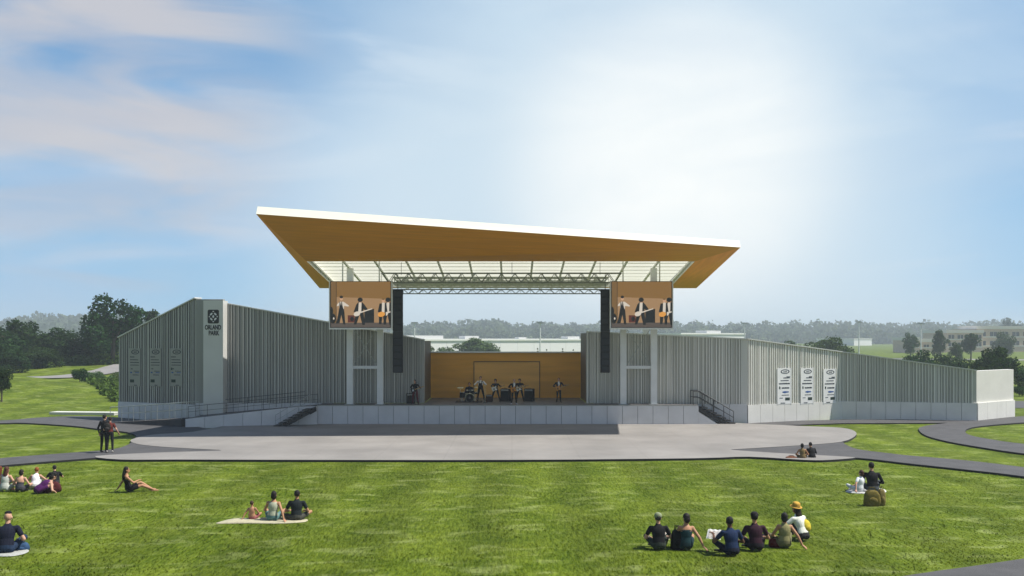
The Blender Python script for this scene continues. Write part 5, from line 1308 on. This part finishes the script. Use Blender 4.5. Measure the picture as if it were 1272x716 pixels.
# ------------------------------------------------------------------ haze
a=MB(); a.bb((-3400,-60,-60) if False else (-1500,-60,-4),(1500,2050,45)); hz=a.build('haze',None)
hm=bpy.data.materials.new('haze_air'); hm.use_nodes=True; nt=hm.node_tree; nt.nodes.remove(nt.nodes['Principled BSDF'])
pv=nt.nodes.new('ShaderNodeVolumePrincipled'); pv.inputs['Color'].default_value=(.84,.95,1,1); pv.inputs['Density'].default_value=.0006; pv.inputs['Anisotropy'].default_value=.1
nt.links.new(pv.outputs[0],nt.nodes['Material Output'].inputs['Volume']); hz.data.materials.clear(); hz.data.materials.append(hm)
tag(hz,'pale thin haze over the plain','haze',kind='stuff')

# ------------------------------------------------------------------ light, sky, camera
EL,ROT=57,89
sd=Vector((math.sin(R(ROT))*math.cos(R(EL)),math.cos(R(ROT))*math.cos(R(EL)),math.sin(R(EL))))
lt=bpy.data.lights.new('sun','SUN'); lt.energy=5.0; lt.angle=R(.5); lt.color=(1,.95,.86)
lo=bpy.data.objects.new('sun',lt); COL.objects.link(lo); lo.rotation_euler=sd.to_track_quat('Z','Y').to_euler(); lo.location=(40,20,60)
w=bpy.data.worlds.new('World'); SC.world=w; w.use_nodes=True; nt=w.node_tree; N=nt.nodes; L=nt.links
bg=N['Background']; sky=N.new('ShaderNodeTexSky'); sky.sky_type='NISHITA'; sky.sun_disc=False; sky.sun_elevation=R(EL); sky.sun_rotation=R(ROT)
sky.air_density=1.0; sky.dust_density=.6; sky.ozone_density=1.6
tc=N.new('ShaderNodeTexCoord')
def mth(op,a,b=None,c=None):
    n=N.new('ShaderNodeMath'); n.operation=op
    for i,v in enumerate((a,b,c)):
        if v is None: continue
        if isinstance(v,(int,float)): n.inputs[i].default_value=v
        else: L.new(v,n.inputs[i])
    return n.outputs[0]
def wn(scale,stretch,detail,dist,loc=(0,0,0),rot=(0,0,0)):
    mp=N.new('ShaderNodeMapping'); mp.inputs['Scale'].default_value=stretch; mp.inputs['Location'].default_value=loc; mp.inputs['Rotation'].default_value=rot
    L.new(tc.outputs['Generated'],mp.inputs['Vector']); n=N.new('ShaderNodeTexNoise'); n.inputs['Scale'].default_value=scale; n.inputs['Detail'].default_value=detail; n.inputs['Distortion'].default_value=dist
    L.new(mp.outputs[0],n.inputs['Vector']); return n.outputs['Fac']
def rmp(v,a,b,lo=0,hi=1,t='SMOOTHSTEP'):
    n=N.new('ShaderNodeMapRange'); n.interpolation_type=t; L.new(v,n.inputs['Value'])
    for k,x in (('From Min',a),('From Max',b),('To Min',lo),('To Max',hi)): n.inputs[k].default_value=x
    return n.outputs[0]
def mixc(f,a,b):
    x=N.new('ShaderNodeMix'); x.data_type='RGBA'
    L.new(f,x.inputs[0])
    for i,v in ((6,a),(7,b)):
        if isinstance(v,tuple): x.inputs[i].default_value=(*v,1)
        else: L.new(v,x.inputs[i])
    return x.outputs[2]
def dirdot(px,py):
    d=(Vector(((px-CX)/F,1,(HY-py)/F))).normalized()
    v=N.new('ShaderNodeVectorMath'); v.operation='DOT_PRODUCT'; L.new(tc.outputs['Generated'],v.inputs[0]); v.inputs[1].default_value=d; return v.outputs['Value']
S_=1/.10
def k10(c): return tuple(x*S_ for x in c)
sxyz=N.new('ShaderNodeSeparateXYZ'); L.new(tc.outputs['Generated'],sxyz.inputs[0])
front=rmp(sxyz.outputs['Y'],-.2,.5)
col=sky.outputs[0]
# thin high veil that whitens the blue, then soft sheets, wisps, and the bright thin cloud
veil=mth('MULTIPLY',front,.55); col=mixc(veil,col,k10((.16,.45,.84)))
low=mth('MULTIPLY',rmp(sxyz.outputs['Z'],.30,.0),mth('MULTIPLY',front,.75)); col=mixc(low,col,k10((.27,.60,.92)))
c1=mth('MULTIPLY',rmp(wn(2.6,(1,1,2.4),7,.6,(.3,.1,.2)),.40,.68,0,.8),front)
col=mixc(c1,col,k10((.40,.59,.82)))
c2=mth('MULTIPLY',rmp(wn(3.4,(.8,1,4.4),9,.8,(1.3,.2,.7),(0,.14,0)),.48,.70,0,.8),front)
col=mixc(c2,col,k10((.54,.67,.84)))
lc=mth('MULTIPLY',rmp(dirdot(110,95),math.cos(R(15)),.9985,0,.85),rmp(wn(4.2,(.8,1,2.8),9,1.1,(2.1,.4,.1),(0,-.22,0)),.28,.66,0,1))
col=mixc(lc,col,k10((.66,.63,.64)))
lc2=mth('MULTIPLY',rmp(dirdot(60,200),math.cos(R(14)),.9985,0,.45),rmp(wn(3.6,(.7,1,4.0),9,.9,(.1,1.4,.6),(0,.1,0)),.42,.62,0,1))
col=mixc(lc2,col,k10((.50,.54,.64)))
nz=wn(3.4,(1,1,2.2),7,.6,(.7,.7,.1))
g3=rmp(dirdot(740,400),math.cos(R(26)),1.0,0,.9); col=mixc(g3,col,k10((.80,.89,.93)))
g0=rmp(dirdot(800,180),math.cos(R(32)),1.0,0,.95); g0=mth('MULTIPLY',g0,mth('MULTIPLY',g0,rmp(nz,.3,.65,.6,1))); col=mixc(g0,col,k10((.63,.78,.90)))
g2=rmp(dirdot(835,215),math.cos(R(14.5)),1.0,0,1); g2=mth('MULTIPLY',g2,mth('MULTIPLY',g2,rmp(nz,.25,.65,.6,1))); col=mixc(g2,col,k10((1.05,1.07,1.05)))
L.new(col,bg.inputs['Color']); bg.inputs['Strength'].default_value=.073

cam=bpy.data.cameras.new('camera'); co=bpy.data.objects.new('camera',cam); COL.objects.link(co)
co.location=(0,0,CAMH); co.rotation_euler=(R(90),0,0); cam.sensor_width=36; cam.lens=36*F/1272; cam.shift_y=(HY-358)/1272; cam.clip_start=.1; cam.clip_end=8000
SC.camera=co
vs_=SC.view_settings; vs_.view_transform='Standard'; vs_.look='None'; vs_.exposure=.44; vs_.gamma=1; vs_.use_curve_mapping=False
SC.cycles.max_bounces=8; SC.cycles.volume_bounces=0; SC.cycles.transparent_max_bounces=8
try: SC.cycles.use_denoising=True
except Exception: pass
